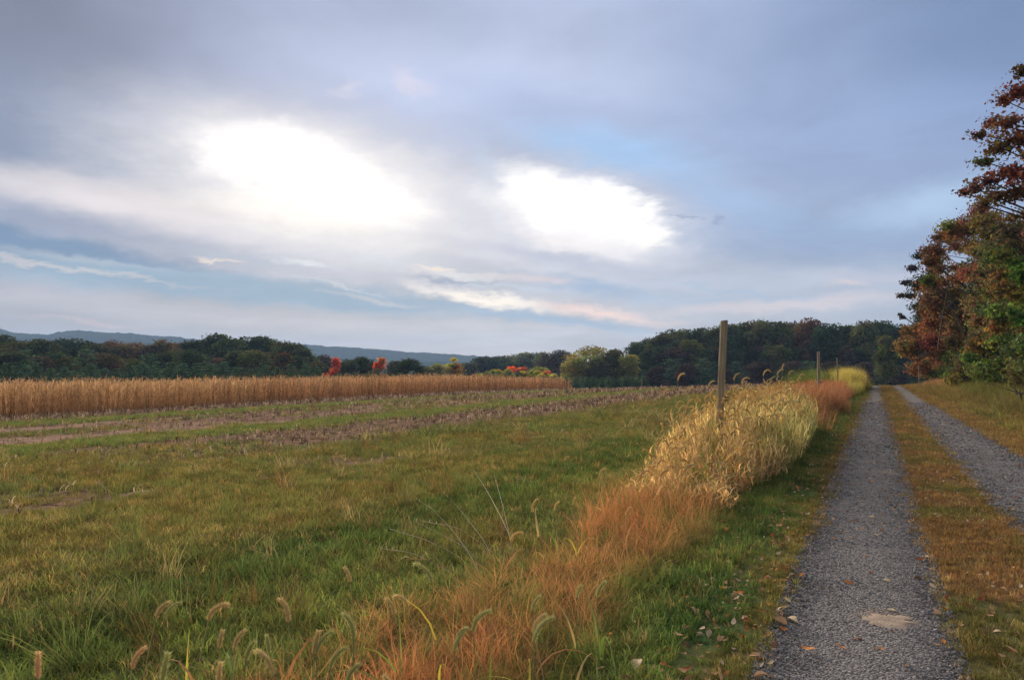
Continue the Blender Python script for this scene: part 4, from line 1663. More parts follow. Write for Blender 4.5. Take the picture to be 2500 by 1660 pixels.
# ------------------------------------------------------------------ standing corn
def corn_mesh(seed, name='corn_plant'):
    r = np.random.default_rng(seed)
    b = MB()
    h = r.uniform(1.65, 1.95)
    lx, ly = r.normal() * .06, r.normal() * .06
    st = [(0, 0, -.05), (lx * .5, ly * .5, h * .5), (lx, ly, h)]
    b.tube(st, [.014, .012, .005], 5, [.9, .8, .7])
    a0 = r.uniform(0, 6.28)
    for k in range(9):
        z = .22 + k * h * .098
        a = a0 + math.pi * k + r.normal() * .35
        t = r.uniform(.75, 1.35)
        b.blade((lx * z / h, ly * z / h, z), a, r.uniform(.45, .75), .055 * r.uniform(.7, 1.15), r.uniform(1.9, 3.0), 5,
                [t * 1.0, t * .98, t * .92], r.normal() * .5)
    # ear hanging in its husk
    z = h * .5
    b.tube([(lx * .5, ly * .5, z), (lx * .5 + .06, ly * .5 + .02, z + .02), (lx * .5 + .10, ly * .5 + .03, z - .14)], [.012, .03, .012], 6, [1.3, 1.25, 1.15])
    for k in range(6):                     # tassel
        a = r.uniform(0, 6.28)
        b.blade((lx, ly, h), a, r.uniform(.12, .24), .009, r.uniform(.3, 1.1), 3, [1.25, 1.15, 1.0])
    return b.mesh(name, None)


CORN = [corn_mesh(800 + k) for k in range(7)]
CORNI = []
for me in CORN:
    m2 = me.copy()
    m2.materials.clear()
    m2.materials.append(STRAW)
    CORNI.append(m2)
CMAT = [veg_mat('corn_dry', c, trans=.2, var=.25, objvar=.25, tcol=(1.1, 1, .8)) for c in ((.56, .37, .19), (.62, .43, .24), (.47, .29, .14))]


def build_corn():
    rows = [-43.0 - .76 * k for k in range(44)]
    pts = []
    single = []
    for ri, rx in enumerate(rows):
        y = 6.0 + random.random() * .2
        while y < 114 + random.uniform(-1, 1):
            x = rx + random.gauss(0, .05) + (vnoise(y, 0, .08, 95) - .5) * .8
            if ri < 3 and 25.5 < y < 46 and len(single) < 300:
                single.append((float(x), y, ri))
            else:
                pts.append((float(x), y))
            y += random.uniform(.14, .25) if ri < 14 else random.uniform(.22, .38)
    for k, (x, y, ri) in enumerate(single):
        o = link('corn_plant', CORN[k % 7], None, (x, y, tz(x, y)))
        o.rotation_euler = (random.gauss(0, .09), random.gauss(0, .09), random.uniform(0, 6.28))
        s = random.uniform(.82, 1.1)
        o.scale = (s, s, s)
        slot(o, CMAT[k % 3])
        row = ['front row', 'second row', 'third row'][ri]
        part = 'at the left end' if y < 32 else ('a little right of the left end' if y < 39 else 'below the tall dark trees')
        tag(o, 'dry corn plant in the corn\'s %s, %s' % (row, part), 'corn plant', 'corn plants in the %s %s' % (row, part))
    p = np.array(pts)
    n = len(p)
    x, y = p[:, 0], p[:, 1]
    c = np.array([.60, .405, .215]) * rng.uniform(.55, 1.4, (n, 1))
    front = (x > -45)
    c[front] *= np.array([.95, .86, .82])
    s = rng.uniform(.76, 1.13, n) * (1 + .3 * (vnoise(x, y, .3, 96) - .5))
    scatter('corn_field', 'standing field of dry tan corn behind the first rows', 'corn', CORNI,
            np.stack([x, y, terrain(x, y)], 1), np.stack([rng.normal(0, .09, n), rng.normal(0, .09, n), rng.uniform(0, 6.28, n)], 1),
            np.stack([s, s, s], 1), c, rng.integers(0, 7, n))


build_corn()


# ------------------------------------------------------------------ trees
def leaf_cards(P, N, size, r, elong=1.5):
    """diamond leaf faces at points P roughly facing N"""
    n = len(P)
    nn = N + r.normal(0, .55, (n, 3))
    nn /= np.linalg.norm(nn, axis=1)[:, None] + 1e-9
    rf = r.normal(size=(n, 3))
    a = np.cross(nn, rf)
    a /= np.linalg.norm(a, axis=1)[:, None] + 1e-9
    b = np.cross(nn, a)
    s = (size * r.uniform(.6, 1.4, n))[:, None]
    v = np.stack([P + a * s * elong / 2, P + b * s / 2 + nn * s * .12, P - a * s * elong / 2, P - b * s / 2 + nn * s * .12], 1)
    f = np.arange(4 * n).reshape(n, 4)
    return v.reshape(-1, 3), f


def z_cut(z):
    return 1.0 if z < 8 else .25


def crown_mesh(name, seed, lumps, nleaf, size, hue=.12, shell=.55):
    """crown = leaf faces on and inside a cluster of lumps (x, y, z, rx, rz)"""
    r = np.random.default_rng(seed)
    vol = np.array([l[3] ** 2 for l in lumps])
    cnt_ = np.maximum(20, (nleaf * vol / vol.sum()).astype(int))
    VV, FF, TT, off = [], [], [], 0
    for l, k in zip(lumps, cnt_):
        d = r.normal(size=(k, 3))
        d /= np.linalg.norm(d, axis=1)[:, None]
        rad = shell + (1.06 - shell) * r.uniform(size=k) ** .6 if shell > 0 else np.minimum(np.abs(r.normal(0, .60, k)) + .12, 1.35)
        fr = 1 + .18 * np.sin(d[:, 0] * 7 + l[0]) * np.sin(d[:, 1] * 6 + l[1]) + .12 * np.sin(d[:, 2] * 9 + l[2] * 3)
        P = d * (rad * fr)[:, None] * [l[3], l[3], l[4]] + [l[0], l[1], l[2]]
        v, f = leaf_cards(P, d, size, r)
        tl = r.uniform(.6, 1.4) * (1 + r.normal(0, hue * .9, 3))
        if shell <= 0 and r.uniform() < .33 * (z_cut(l[2])):
            tl = tl * np.array([.62, 1.1, .8])
        t = np.repeat(tl * r.uniform(.6, 1.4, (k, 1)) * (1 + r.normal(0, hue, (k, 3))), 4, 0)
        VV.append(v)
        FF.append(f + off)
        TT.append(np.clip(t, .2, 3))
        off += len(v)
    return mesh_np(name, np.vstack(VV), np.vstack(FF), None, np.vstack(TT))


def broad_lumps(seed, w=1.0, h=1.0, n=18, low=.25):
    """lumps for a crown inside a unit tree (height 1, crown radius .32)"""
    r = np.random.default_rng(seed)
    L_ = []
    for k in range(n):
        z = low + (1 - low - .12) * (k + .5) / n
        u = (z - low) / (1 - low)
        prof = math.sin(math.pi * min(1, .15 + u * .85) ** .9) ** .7 * .24 * w
        a = k * 2.4 + r.normal() * .5
        rr = prof * r.uniform(.45, 1.0)
        s = r.uniform(.075, .13)
        L_.append((rr * math.cos(a), rr * math.sin(a), z, s * w, s * .85 * h))
    L_.append((0, 0, .88, .11, .10))
    L_.append((r.normal() * .05, r.normal() * .05, .78, .15, .13))
    L_.append((r.normal() * .05, r.normal() * .05, .55, .18, .17))
    return L_


def trunk_mesh(name, seed, lumps, h, r0, straight=True, twigs=0):
    r = np.random.default_rng(seed)
    b = MB()
    n = 9
    s = np.linspace(0, 1, n)
    P = np.stack([np.cumsum(r.normal(0, .012 * h, n)), np.cumsum(r.normal(0, .012 * h, n)), s * h * .86 - .02 * h], 1)
    P[:2, :2] = 0
    b.tube(P, r0 * (1 - .82 * s), 7)
    for l in lumps:
        c = np.array(l[:3])
        if c[2] > h * .85 and math.hypot(c[0], c[1]) < .05 * h:
            continue
        k = int(np.clip((c[2] / h - .18) / .86 * n, 1, n - 2))
        st = P[k]
        mid = (st + c) / 2 + [0, 0, .02 * h]
        rr = r0 * (1 - .8 * k / n) * .42
        b.tube([st, mid, c, c + (c - mid) / (np.linalg.norm(c - mid) + 1e-6) * l[3] * .8], [rr, rr * .7, rr * .4, rr * .12], 5)
        for q in range(twigs):
            d = r.normal(size=3)
            d[2] = abs(d[2]) * .6
            d /= np.linalg.norm(d)
            b.tube([c, c + d * l[3] * .55, c + d * l[3] * 1.05 + [0, 0, -.05 * l[3]]], [rr * .3, rr * .2, rr * .08], 4)
    return b.mesh(name, BARK)


# unit trees (height 1 m, scaled by the placed object)
BROAD = []
for k in range(7):
    lp = broad_lumps(900 + k, [1, 1.1, .85, 1.2, .95, 1.05, .8][k], 1.0, 18 + k, [.12, .2, .15, .25, .18, .1, .22][k])
    BROAD.append((crown_mesh('crown', 910 + k, lp, 6500, .021), trunk_mesh('trunk', 920 + k, lp, 1.0, .022)))
lp = broad_lumps(990, 1.45, .8, 20, .42)
MAPLE = []
for k in range(3):
    r_ = np.random.default_rng(960 + k)
    lp = [(r_.normal() * .11, r_.normal() * .11, r_.uniform(.2, .93), r_.uniform(.06, .11), r_.uniform(.06, .12)) for q in range(15)]
    lp = [(a * (1.25 - c), b_ * (1.25 - c), c, d, e_) for a, b_, c, d, e_ in lp]
    MAPLE.append((crown_mesh('crown', 970 + k, lp, 2600, .026, .2, .2), trunk_mesh('trunk', 980 + k, lp, 1.0, .02)))
lp = broad_lumps(990, 1.45, .8, 20, .42)
OPEN = (crown_mesh('crown', 991, lp, 4200, .02), trunk_mesh('trunk', 992, lp, 1.0, .022))


def conifer_mesh(seed, w=.36, layers=14, per=17, drop=.35, flat=False):
    """spruce or pine: tiers of boughs covered in needle cards"""
    r = np.random.default_rng(seed)
    Ps, Ns = [], []
    for i in range(layers):
        u = i / (layers - 1)
        z = .04 + .93 * u
        R_ = w * (1 - u) ** (.75 if not flat else .45) * (1 if not flat else r.uniform(.65, 1.1)) + .015
        nb = max(4, int(per * (1 - u) + 4))
        for j in range(nb):
            a = 2 * math.pi * (j + r.uniform(-.3, .3)) / nb
            rl = R_ * r.uniform(.65, 1.15)
            dz = r.normal(0, .030 if flat else .014)
            m = int(10 + 16 * (1 - u))
            t = r.uniform(.25, 1, m)
            sp = .035 * (1 - t * .4) + .008
            x = rl * t * math.cos(a) + r.normal(0, 1, m) * sp
            y = rl * t * math.sin(a) + r.normal(0, 1, m) * sp
            zz = z + dz - drop * rl * t ** 1.5 + (0.10 * rl * t ** 3 if flat else 0) + r.normal(0, .008, m)
            Ps.append(np.stack([x, y, zz], 1))
            Ns.append(np.stack([math.cos(a) * .5 + 0 * t, math.sin(a) * .5 + 0 * t, .8 + 0 * t], 1))
    P, N = np.vstack(Ps), np.vstack(Ns)
    v, f = leaf_cards(P, N, .024, r, 2.0)
    t = np.repeat(r.uniform(.6, 1.4, len(P))[:, None] * np.ones(3), 4, 0)
    cm = mesh_np('crown', v, f, None, t)
    b = MB()
    b.tube([(0, 0, -.03), (0, 0, .5), (0, 0, .97)], [.018, .011, .003], 6)
    return cm, b.mesh('trunk', BARK)


SPRUCE = [conifer_mesh(1000 + k, [.34, .30, .38][k]) for k in range(3)]
PINE = [conifer_mesh(1010 + k, .34, 12, 9, .12, True) for k in range(3)]

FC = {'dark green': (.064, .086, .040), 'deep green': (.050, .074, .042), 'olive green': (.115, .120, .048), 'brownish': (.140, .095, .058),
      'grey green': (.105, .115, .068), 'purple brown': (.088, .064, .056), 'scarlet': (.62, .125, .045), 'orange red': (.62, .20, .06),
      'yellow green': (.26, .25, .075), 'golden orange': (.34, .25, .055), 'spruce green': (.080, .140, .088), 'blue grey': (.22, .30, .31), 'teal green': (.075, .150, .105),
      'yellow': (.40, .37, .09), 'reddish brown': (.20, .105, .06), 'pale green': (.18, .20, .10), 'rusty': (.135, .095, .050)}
FMAT = {k: veg_mat('foliage_' + k.replace(' ', '_'), v, trans=.45 if k in ('scarlet', 'orange red', 'yellow', 'golden orange', 'yellow green') else .25,
                   var=.2, objvar=.16, tcol=(1.2, .9, .7) if k in ('scarlet', 'orange red') else (1.15, 1.1, .7)) for k, v in FC.items()}


def put_tree(px, topy, dist, meshes, colour, width, label, cat='tree', group=None, name='broadleaf_tree', minh=1.0, rot=None):
    """a tree whose top shows at photograph pixel (px, topy), standing dist metres away; width = crown spread / height factor"""
    d = ray(px, topy)
    hd = math.hypot(d[0], d[1])
    p = d * (dist / hd)
    x, y = p[0], p[1]
    zg = tz(x, y)
    h = max(minh, p[2] + EYE - zg)
    e = bpy.data.objects.new(name, None)
    COL.objects.link(e)
    e.location = (x, y, zg)
    e.rotation_euler = (0, 0, random.uniform(0, 6.28) if rot is None else rot)
    e.scale = (h * width, h * width, h)
    tag(e, label, cat, group)
    c = link('crown', meshes[0], e)
    slot(c, FMAT[colour])
    link('trunk', meshes[1], e)
    return e


_ONES = ['', 'first', 'second', 'third', 'fourth', 'fifth', 'sixth', 'seventh', 'eighth', 'ninth', 'tenth', 'eleventh', 'twelfth', 'thirteenth',
         'fourteenth', 'fifteenth', 'sixteenth', 'seventeenth', 'eighteenth', 'nineteenth']
_TENS = {20: ('twentieth', 'twenty'), 30: ('thirtieth', 'thirty'), 40: ('fortieth', 'forty'), 50: ('fiftieth', 'fifty'), 60: ('sixtieth', 'sixty'),
         70: ('seventieth', 'seventy'), 80: ('eightieth', 'eighty')}
ORD = [_ONES[n] if n < 20 else (_TENS[n][0] if n % 10 == 0 else _TENS[n // 10 * 10][1] + '-' + _ONES[n % 10]) for n in range(1, 90)]


def skyline(pts):
    xs, ys = zip(*pts)
    return lambda x: float(np.interp(x, xs, ys))


# --- left wood: skyline trees
left_top = [(-60, 815, 'deep green'), (-25, 822, 'dark green'), (12, 814, 'deep green'), (42, 829, 'olive green'), (70, 829, 'grey green'),
            (98, 824, 'dark green'), (128, 837, 'dark green'), (155, 824, 'deep green'), (182, 824, 'dark green'), (212, 834, 'deep green'),
            (244, 836, 'grey green'), (275, 829, 'brownish'), (305, 835, 'brownish'), (335, 834, 'brownish'), (368, 842, 'purple brown'),
            (398, 826, 'brownish'), (425, 834, 'brownish'), (450, 832, 'brownish'), (472, 827, 'dark green'), (500, 826, 'deep green'),
            (528, 812, 'dark green'), (556, 822, 'dark green'), (604, 820, 'deep green'), (636, 817, 'dark green'), (664, 824, 'dark green'),
            (692, 830, 'olive green'), (718, 834, 'dark green'), (738, 846, 'dark green')]
for k, (px, ty, cn) in enumerate(left_top):
    put_tree(px, ty - 2, 215 + random.uniform(-12, 18), BROAD[k % 7], cn, random.uniform(1.15, 1.5),
             '%s broadleaf crown, %s from the left on the skyline of the left wood' % (cn, ORD[k]), group='skyline trees of the left wood')
# --- left wood: middle row in front, lower, mixed colours
mid_cols = ['dark green', 'olive green', 'dark green', 'spruce green', 'brownish', 'dark green', 'olive green', 'deep green', 'rusty', 'dark green', 'olive green', 'grey green']
for k in range(22):
    px = -50 + k * 37 + random.uniform(-8, 8)
    ty = 858 + random.uniform(-10, 16)
    cn = mid_cols[k % 12]
    pine = k % 4 == 3
    put_tree(px, ty, 180 + random.uniform(-10, 10), PINE[k % 3] if pine else BROAD[(k * 3) % 7], 'spruce green' if pine else cn, random.uniform(1.3, 1.7),
             ('dark pine' if pine else cn + ' bushy tree') + ', %s from the left in the middle row of the left wood' % ORD[k],
             group='middle row of the left wood', name='pine_tree' if pine else 'broadleaf_tree')
# --- Christmas-tree rows behind the corn
con = []
px = -40
while px < 800:
    con.append((px, random.uniform(882, 903)))
    px += random.uniform(26, 38)
for a in (826, 848, 870, 905, 918, 940, 975, 1055, 1090, 1120, 1135, 1165, 1185, 1205, 1225, 1245, 1262):
    con.append((a, random.uniform(903, 914) if a not in (918, 940) else 900))
for k, (px, ty) in enumerate(con):
    dist = 128 + random.uniform(-4, 8)
    if px > 1000:
        dist = 165
    put_tree(px, ty, dist, SPRUCE[k % 3], 'spruce green' if k % 3 else 'teal green', random.uniform(1.5, 1.9),
             'small rounded spruce, %s from the left in the plantation row behind the corn' % ORD[k], group='young spruces behind the corn', name='spruce_tree')
# --- trees of the middle distance between the woods
for (px, ty, dist, me, cn, wd, lab, nm) in [
        (762, 866, 230, BROAD[2], 'grey green', 1.5, 'hazy grey green tree just right of the big dark wood', 'broadleaf_tree'),
        (790, 863, 240, BROAD[4], 'purple brown', 1.5, 'dark tree behind the scarlet maple, to its left', 'broadleaf_tree'),
        (775, 880, 190, BROAD[1], 'rusty', 1.5, 'rust tinged tree touching the left side of the scarlet maple', 'broadleaf_tree'),
        (815, 863, 175, MAPLE[0], 'scarlet', 1.2, 'narrow scarlet red maple behind the corn', 'maple_tree'),
        (848, 874, 185, BROAD[0], 'dark green', 1.2, 'dark green tree between the scarlet maple and the big round green one', 'broadleaf_tree'),
        (885, 867, 180, BROAD[3], 'dark green', 1.5, 'broad green tree between the two red maples', 'broadleaf_tree'),
        (928, 871, 172, MAPLE[1], 'orange red', 1.4, 'orange red maple, right of the broad green tree', 'maple_tree'),
        (961, 878, 185, BROAD[2], 'purple brown', 1.1, 'thin dark purple tree right of the orange red maple', 'broadleaf_tree'),
        (978, 880, 188, BROAD[4], 'purple brown', 1.1, 'dark leafy tree touching the round green tree', 'broadleaf_tree'),
        (998, 872, 178, BROAD[1], 'dark green', 1.6, 'round dark green tree behind the little blue spruce', 'broadleaf_tree'),
        (1038, 892, 230, BROAD[3], 'grey green', 1.8, 'low grey green tree left of the pale yellow one', 'broadleaf_tree'),
        (1066, 884, 230, BROAD[0], 'yellow green', 1.6, 'pale yellowish hazy tree left of the golden tipped tree', 'broadleaf_tree'),
        (1108, 871, 190, MAPLE[2], 'golden orange', 1.6, 'golden orange and green tree standing alone at mid distance', 'broadleaf_tree'),
        (1140, 882, 290, BROAD[2], 'grey green', 1.6, 'faint tree right of the golden orange one', 'broadleaf_tree'),
        (1188, 867, 340, BROAD[1], 'dark green', 2.0, 'dark hazy tree where the far ridge ends', 'broadleaf_tree'),
        (1215, 866, 350, BROAD[3], 'dark green', 1.8, 'hazy dark tree right of the ridge end', 'broadleaf_tree'),
        (1236, 864, 380, OPEN, 'pale green', 1.5, 'pale hazy tree, left of a pair in the distance', 'broadleaf_tree'),
        (1256, 860, 380, OPEN, 'pale green', 1.3, 'pale hazy tree, right of a pair in the distance', 'broadleaf_tree'),
        (1283, 857, 370, BROAD[6], 'pale green', 1.5, 'pale green tree left of the dark purple one', 'broadleaf_tree'),
        (1305, 858, 370, BROAD[0], 'grey green', 1.4, 'grey green tree next left of the dark purple one', 'broadleaf_tree'),
        (1325, 856, 360, BROAD[4], 'pale green', 1.4, 'hazy green tree touching the dark purple one', 'broadleaf_tree'),
        (1363, 851, 300, BROAD[3], 'purple brown', 1.7, 'dark purple brown rounded tree at centre right', 'broadleaf_tree'),
        (1250, 893, 200, MAPLE[2], 'scarlet', 2.2, 'low scarlet tree behind the yellow saplings, left one', 'maple_tree'),
        (1283, 889, 200, MAPLE[0], 'orange red', 2.2, 'low orange red tree behind the yellow saplings, right one', 'maple_tree'),
        (1313, 893, 195, BROAD[0], 'yellow green', 2.0, 'low light yellow green tree right of the orange red one', 'broadleaf_tree'),
        (1335, 903, 190, BROAD[2], 'orange red', 1.2, 'small orange bush tip right of the light green tree', 'maple_tree'),
        (1443, 838, 215, OPEN, 'yellow green', 1.6, 'open crowned yellow green tree left of the right-hand wood', 'broadleaf_tree'),
        (1408, 872, 205, BROAD[3], 'yellow green', 1.6, 'low yellowish tree left of the open crowned tree', 'broadleaf_tree'),
        (1462, 872, 205, BROAD[0], 'olive green', 1.6, 'olive tree below the open crowned tree', 'broadleaf_tree'),
        (1503, 849, 210, BROAD[6], 'olive green', 1.5, 'olive green pointed tree, left of a matching one by the wood', 'broadleaf_tree'),
        (1530, 862, 208, BROAD[2], 'yellow green', 1.5, 'yellowish tree leaning on the edge of the right-hand wood', 'broadleaf_tree')]:
    put_tree(px, ty, dist, me, cn, wd * .95, lab, group=None, name=nm)
put_tree(1003, 906, 125, SPRUCE[1], 'blue grey', 1.3, 'small blue grey spruce standing at the back edge of the corn', name='spruce_tree')
# yellow saplings and low conifers toward the corn's right end
yk = 0
px = 1175
while px < 1352:
    put_tree(px, random.uniform(898, 910) + abs(px - 1250) * .03, 172 + random.uniform(-5, 5), SPRUCE[yk % 3] if yk % 3 == 2 else BROAD[yk % 7],
             'spruce green' if yk % 3 == 2 else 'yellow', random.uniform(1.1, 1.4),
             ('green' if yk % 3 == 2 else 'yellow') + ' sapling, %s from the left in the row before the low red trees' % ORD[yk], group='saplings before the low red trees', name='sapling')
    yk += 1
    px += random.uniform(9, 13)
for k in range(25):
    px = 1270 + k * 12.5 + random.uniform(-4, 4)
    put_tree(px, random.uniform(914, 924), 150 + random.uniform(-5, 8), SPRUCE[k % 3], 'spruce green', random.uniform(1.4, 1.8),
             'low dark spruce, %s from the left in the row beyond the corn\'s right end' % ORD[k], group='low spruces beyond the corn end', name='spruce_tree')

# --- right wood
rs = [(1548, 842), (1560, 832), (1580, 824), (1602, 820), (1618, 809), (1639, 801), (1669, 800), (1690, 802), (1717, 797), (1744, 795), (1771, 788),
      (1791, 789), (1815, 784), (1839, 778), (1859, 778), (1886, 781), (1913, 784), (1940, 783), (1971, 773), (1995, 786), (2015, 786), (2042, 788),
      (2076, 791), (2110, 779), (2136, 781), (2160, 779), (2198, 788), (2230, 790), (2265, 792), (2300, 795)]
rc = ['dark green', 'dark green', 'deep green', 'dark green', 'olive green', 'dark green', 'olive green', 'dark green', 'dark green', 'olive green',
      'dark green', 'olive green', 'dark green', 'brownish', 'olive green', 'deep green', 'olive green', 'rusty', 'reddish brown', 'brownish',
      'deep green', 'dark green', 'dark green', 'olive green', 'dark green', 'dark green', 'deep green', 'dark green', 'dark green', 'dark green']
for k, (px, ty) in enumerate(rs):
    put_tree(px, ty - 2, 235 + random.uniform(-8, 14), BROAD[(k * 2) % 7], rc[k], random.uniform(.85, 1.1),
             '%s broadleaf crown, %s from the left on the skyline of the right-hand wood' % (rc[k], ORD[k]), group='skyline trees of the right-hand wood')
for k in range(26):
    px = 1556 + k * 27 + random.uniform(-7, 7)
    cn = ['deep green', 'dark green', 'dark green', 'purple brown', 'deep green', 'olive green', 'dark green', 'brownish'][k % 8]
    put_tree(px, 838 + random.uniform(-14, 14) + max(0, 1600 - px) * .3, 218 + random.uniform(-6, 8), BROAD[(k * 3 + 1) % 7], cn, random.uniform(1.0, 1.3),
             '%s tree, %s from the left in the middle tier of the right-hand wood' % (cn, ORD[k]), group='middle tier of the right-hand wood')
for k in range(24):
    px = 1572 + k * 28 + random.uniform(-8, 8)
    ty = random.uniform(872, 905)
    pine = k % 3 != 1
    cn = 'spruce green' if pine else ['olive green', 'purple brown', 'dark green'][k % 3]
    put_tree(px, ty, 196 + random.uniform(-8, 8), PINE[k % 3] if pine else BROAD[k % 7], cn, random.uniform(1.5, 1.9),
             ('dark pine with level boughs' if pine else cn + ' small tree') + ', %s from the left at the foot of the right-hand wood' % ORD[k],
             group='trees at the foot of the right-hand wood', name='pine_tree' if pine else 'broadleaf_tree')
put_tree(2160, 815, 175, BROAD[6], 'olive green', 1.0, 'lighter olive tree standing in front of the wood at the end of the lane')


# --- near trees along the right edge
def near_tree(name, x, y, h, r0, lumps, nleaf, size, colour, label, seed, twigs=3, shell=.2):
    z = tz(x, y)
    e = bpy.data.objects.new(name, None)
    COL.objects.link(e)
    e.location = (x, y, z)
    tag(e, label, 'tree', None)
    cm = crown_mesh('crown', seed, lumps, nleaf, size, .16, shell)
    c = link('crown', cm, e)
    cm.materials.append(FMAT[colour] if isinstance(colour, str) else colour)
    link('trunk', trunk_mesh('trunk', seed + 1, lumps, h, r0, twigs=twigs), e)
    return e


NM = {'maroon': veg_mat('foliage_maroon', (.185, .082, .052), trans=.3, var=.3), 'russet': veg_mat('foliage_russet', (.235, .122, .064), trans=.3, var=.35),
      'darkleaf': veg_mat('foliage_dusk', (.060, .056, .044), trans=.2, var=.3), 'bright': veg_mat('foliage_bright', (.165, .22, .058), trans=.4, var=.3),
      'under': veg_mat('foliage_under', (.130, .155, .058), trans=.25, var=.35), 'olivebrown': veg_mat('foliage_olivebrown', (.165, .140, .060), trans=.3, var=.4),
      'ochre': veg_mat('foliage_ochre', (.22, .135, .055), trans=.3, var=.35)}


def px_lumps(spec, x, y):
    """lumps given as photograph pixel, depth along the lane and radius, relative to a tree foot"""
    z0 = tz(x, y)
    out = []
    for (px, py, yy, r_, rz) in spec:
        d = ray(px, py)
        p = d * (yy / d[1]) + np.array([0, 0, EYE])
        out.append((p[0] - x, p[1] - y, p[2] - z0, r_, rz))
    return out


def region_lumps(px0, px1, fun_top, fun_bot, yy0, yy1, n, r0, r1, seed):
    r = random.Random(seed)
    out = []
    for k in range(n):
        px = r.uniform(px0, px1)
        py = r.uniform(fun_top(px), fun_bot(px))
        rr = r.uniform(r0, r1)
        out.append((px, py, r.uniform(yy0, yy1), rr, rr * .7))
    return out


# maroon tree at the frame edge, high
lim = skyline([(2325, 520), (2345, 480), (2370, 380), (2400, 300), (2440, 240), (2470, 200), (2500, 165), (2560, 110), (2800, 60)])
sp_ = [(2352, 470, 39, .35, .22), (2378, 460, 39, .5, .3), (2400, 395, 39, .5, .3), (2390, 330, 39, .45, .28), (2412, 440, 38, .6, .35), (2440, 360, 38, .7, .4),
       (2425, 300, 39, .5, .3), (2462, 300, 38, .7, .4), (2450, 245, 39, .5, .3), (2482, 225, 38, .6, .4), (2495, 175, 38, .45, .35), (2470, 420, 38, .8, .45),
       (2430, 480, 38, .7, .35), (2490, 340, 38, .8, .5), (2485, 470, 38, .8, .45), (2400, 500, 39, .5, .3)]
sp_ += region_lumps(2510, 2900, lim, lambda p: 560, 34, 44, 60, .45, .9, 5)
near_tree('maple_tree', 10.5, 40, 17, .22, px_lumps(sp_, 10.5, 40), 27000, .115, NM['maroon'],
          'tall maroon leaved tree with airy crown cut by the right edge', 1100, 4, .0)
# rusty tree in the middle of the row
lim2 = skyline([(2235, 640), (2260, 590), (2300, 545), (2330, 515), (2360, 500), (2420, 490), (2500, 490), (2700, 480)])
sp_ = region_lumps(2262, 2440, lambda p: lim2(p) + 18, lambda p: 840, 64, 74, 100, .5, .95, 6)
near_tree('broadleaf_tree', 7.8, 70, 14, .2, px_lumps(sp_, 7.8, 70), 48000, .135, NM['russet'],
          'large rusty brown tree filling the middle of the row right of the lane', 1110, 3, .0)
sp_ = region_lumps(2380, 2640, lambda p: lim2(p) + 25, lambda p: 860, 50, 60, 90, .5, 1.0, 7)
near_tree('broadleaf_tree', 9.0, 56, 13, .2, px_lumps(sp_, 9.0, 56), 42000, .13, NM['olivebrown'],
          'olive brown tree behind the bright green foliage at the right edge', 1120, 3, .0)
# dark tree, left end of the row
lim3 = skyline([(2180, 745), (2200, 680), (2225, 620), (2250, 592), (2300, 590)])
sp_ = [(2200, 722, 88, .5, .3), (2212, 690, 88, .6, .35), (2228, 655, 88, .7, .4), (2245, 625, 88, .7, .45), (2222, 722, 88, .7, .4), (2262, 612, 88, .6, .4),
       (2205, 775, 88, .35, .2), (2198, 768, 88, .3, .2), (2245, 700, 88, .8, .5), (2240, 750, 88, .8, .5)]
sp_ += region_lumps(2250, 2330, lambda p: 640, lambda p: 850, 84, 92, 14, .8, 1.3, 8)
near_tree('broadleaf_tree', 6.6, 88, 15, .18, px_lumps(sp_, 6.6, 88), 15000, .15, NM['darkleaf'],
          'dark leaved tree at the left end of the row, reaching toward the lane', 1130, 3, .0)
sp_ = region_lumps(2215, 2330, lambda p: 800, lambda p: 900, 74, 84, 20, .6, 1.1, 9)
near_tree('broadleaf_tree', 6.4, 79, 6, .1, px_lumps(sp_, 6.4, 79), 7000, .17, NM['russet'],
          'low rusty sapling under the dark leaved tree beside the lane', 1140, 3, .1)
# bright green young maple near the frame edge
sp_ = [(2440, 780, 44, .55, .35), (2465, 760, 44, .6, .35), (2455, 830, 44, .55, .35), (2425, 840, 44, .45, .3), (2490, 840, 44, .6, .35), (2480, 720, 44, .5, .3),
       (2495, 660, 44, .5, .3), (2470, 640, 44, .4, .25), (2500, 780, 44, .6, .35), (2430, 750, 44, .3, .2)]
sp_ += region_lumps(2505, 2620, lambda p: 640, lambda p: 860, 42, 46, 10, .5, .9, 10)
near_tree('maple_tree', 8.6, 44.5, 6.5, .08, px_lumps(sp_, 8.6, 44.5), 5200, .13, NM['bright'],
          'young maple with bright green leaves at the right edge', 1150, 3, .0)
sp_ = region_lumps(2415, 2620, lambda p: 620, lambda p: 840, 44, 48, 22, .4, .7, 11)
near_tree('broadleaf_tree', 9.4, 46.5, 7.5, .08, px_lumps(sp_, 9.4, 46.5), 5000, .12, NM['ochre'],
          'orange brown leaved sapling among the bright green foliage', 1160, 2, .0)
# deeper trees that close the row
for k, (x, y, h, cn, lab) in enumerate([(13, 62, 15, 'olivebrown', 'brown tree deep behind the row at the right edge'),
                                        (14, 84, 16, 'russet', 'rusty tree deep behind the middle of the row'),
                                        (11, 100, 15, 'under', 'green tree behind the dark leaved one'),
                                        (17, 50, 16, 'maroon', 'dark maroon tree deep behind the tall maroon one')]):
    lp = [(a * h, b * h, c * h, d * h, e_ * h) for a, b, c, d, e_ in broad_lumps(1200 + k, 1.3, 1.1, 22, .1)]
    near_tree('broadleaf_tree', x, y, h, .25, lp, 9000, .26, NM[cn], lab, 1210 + 2 * k, 1, .4)
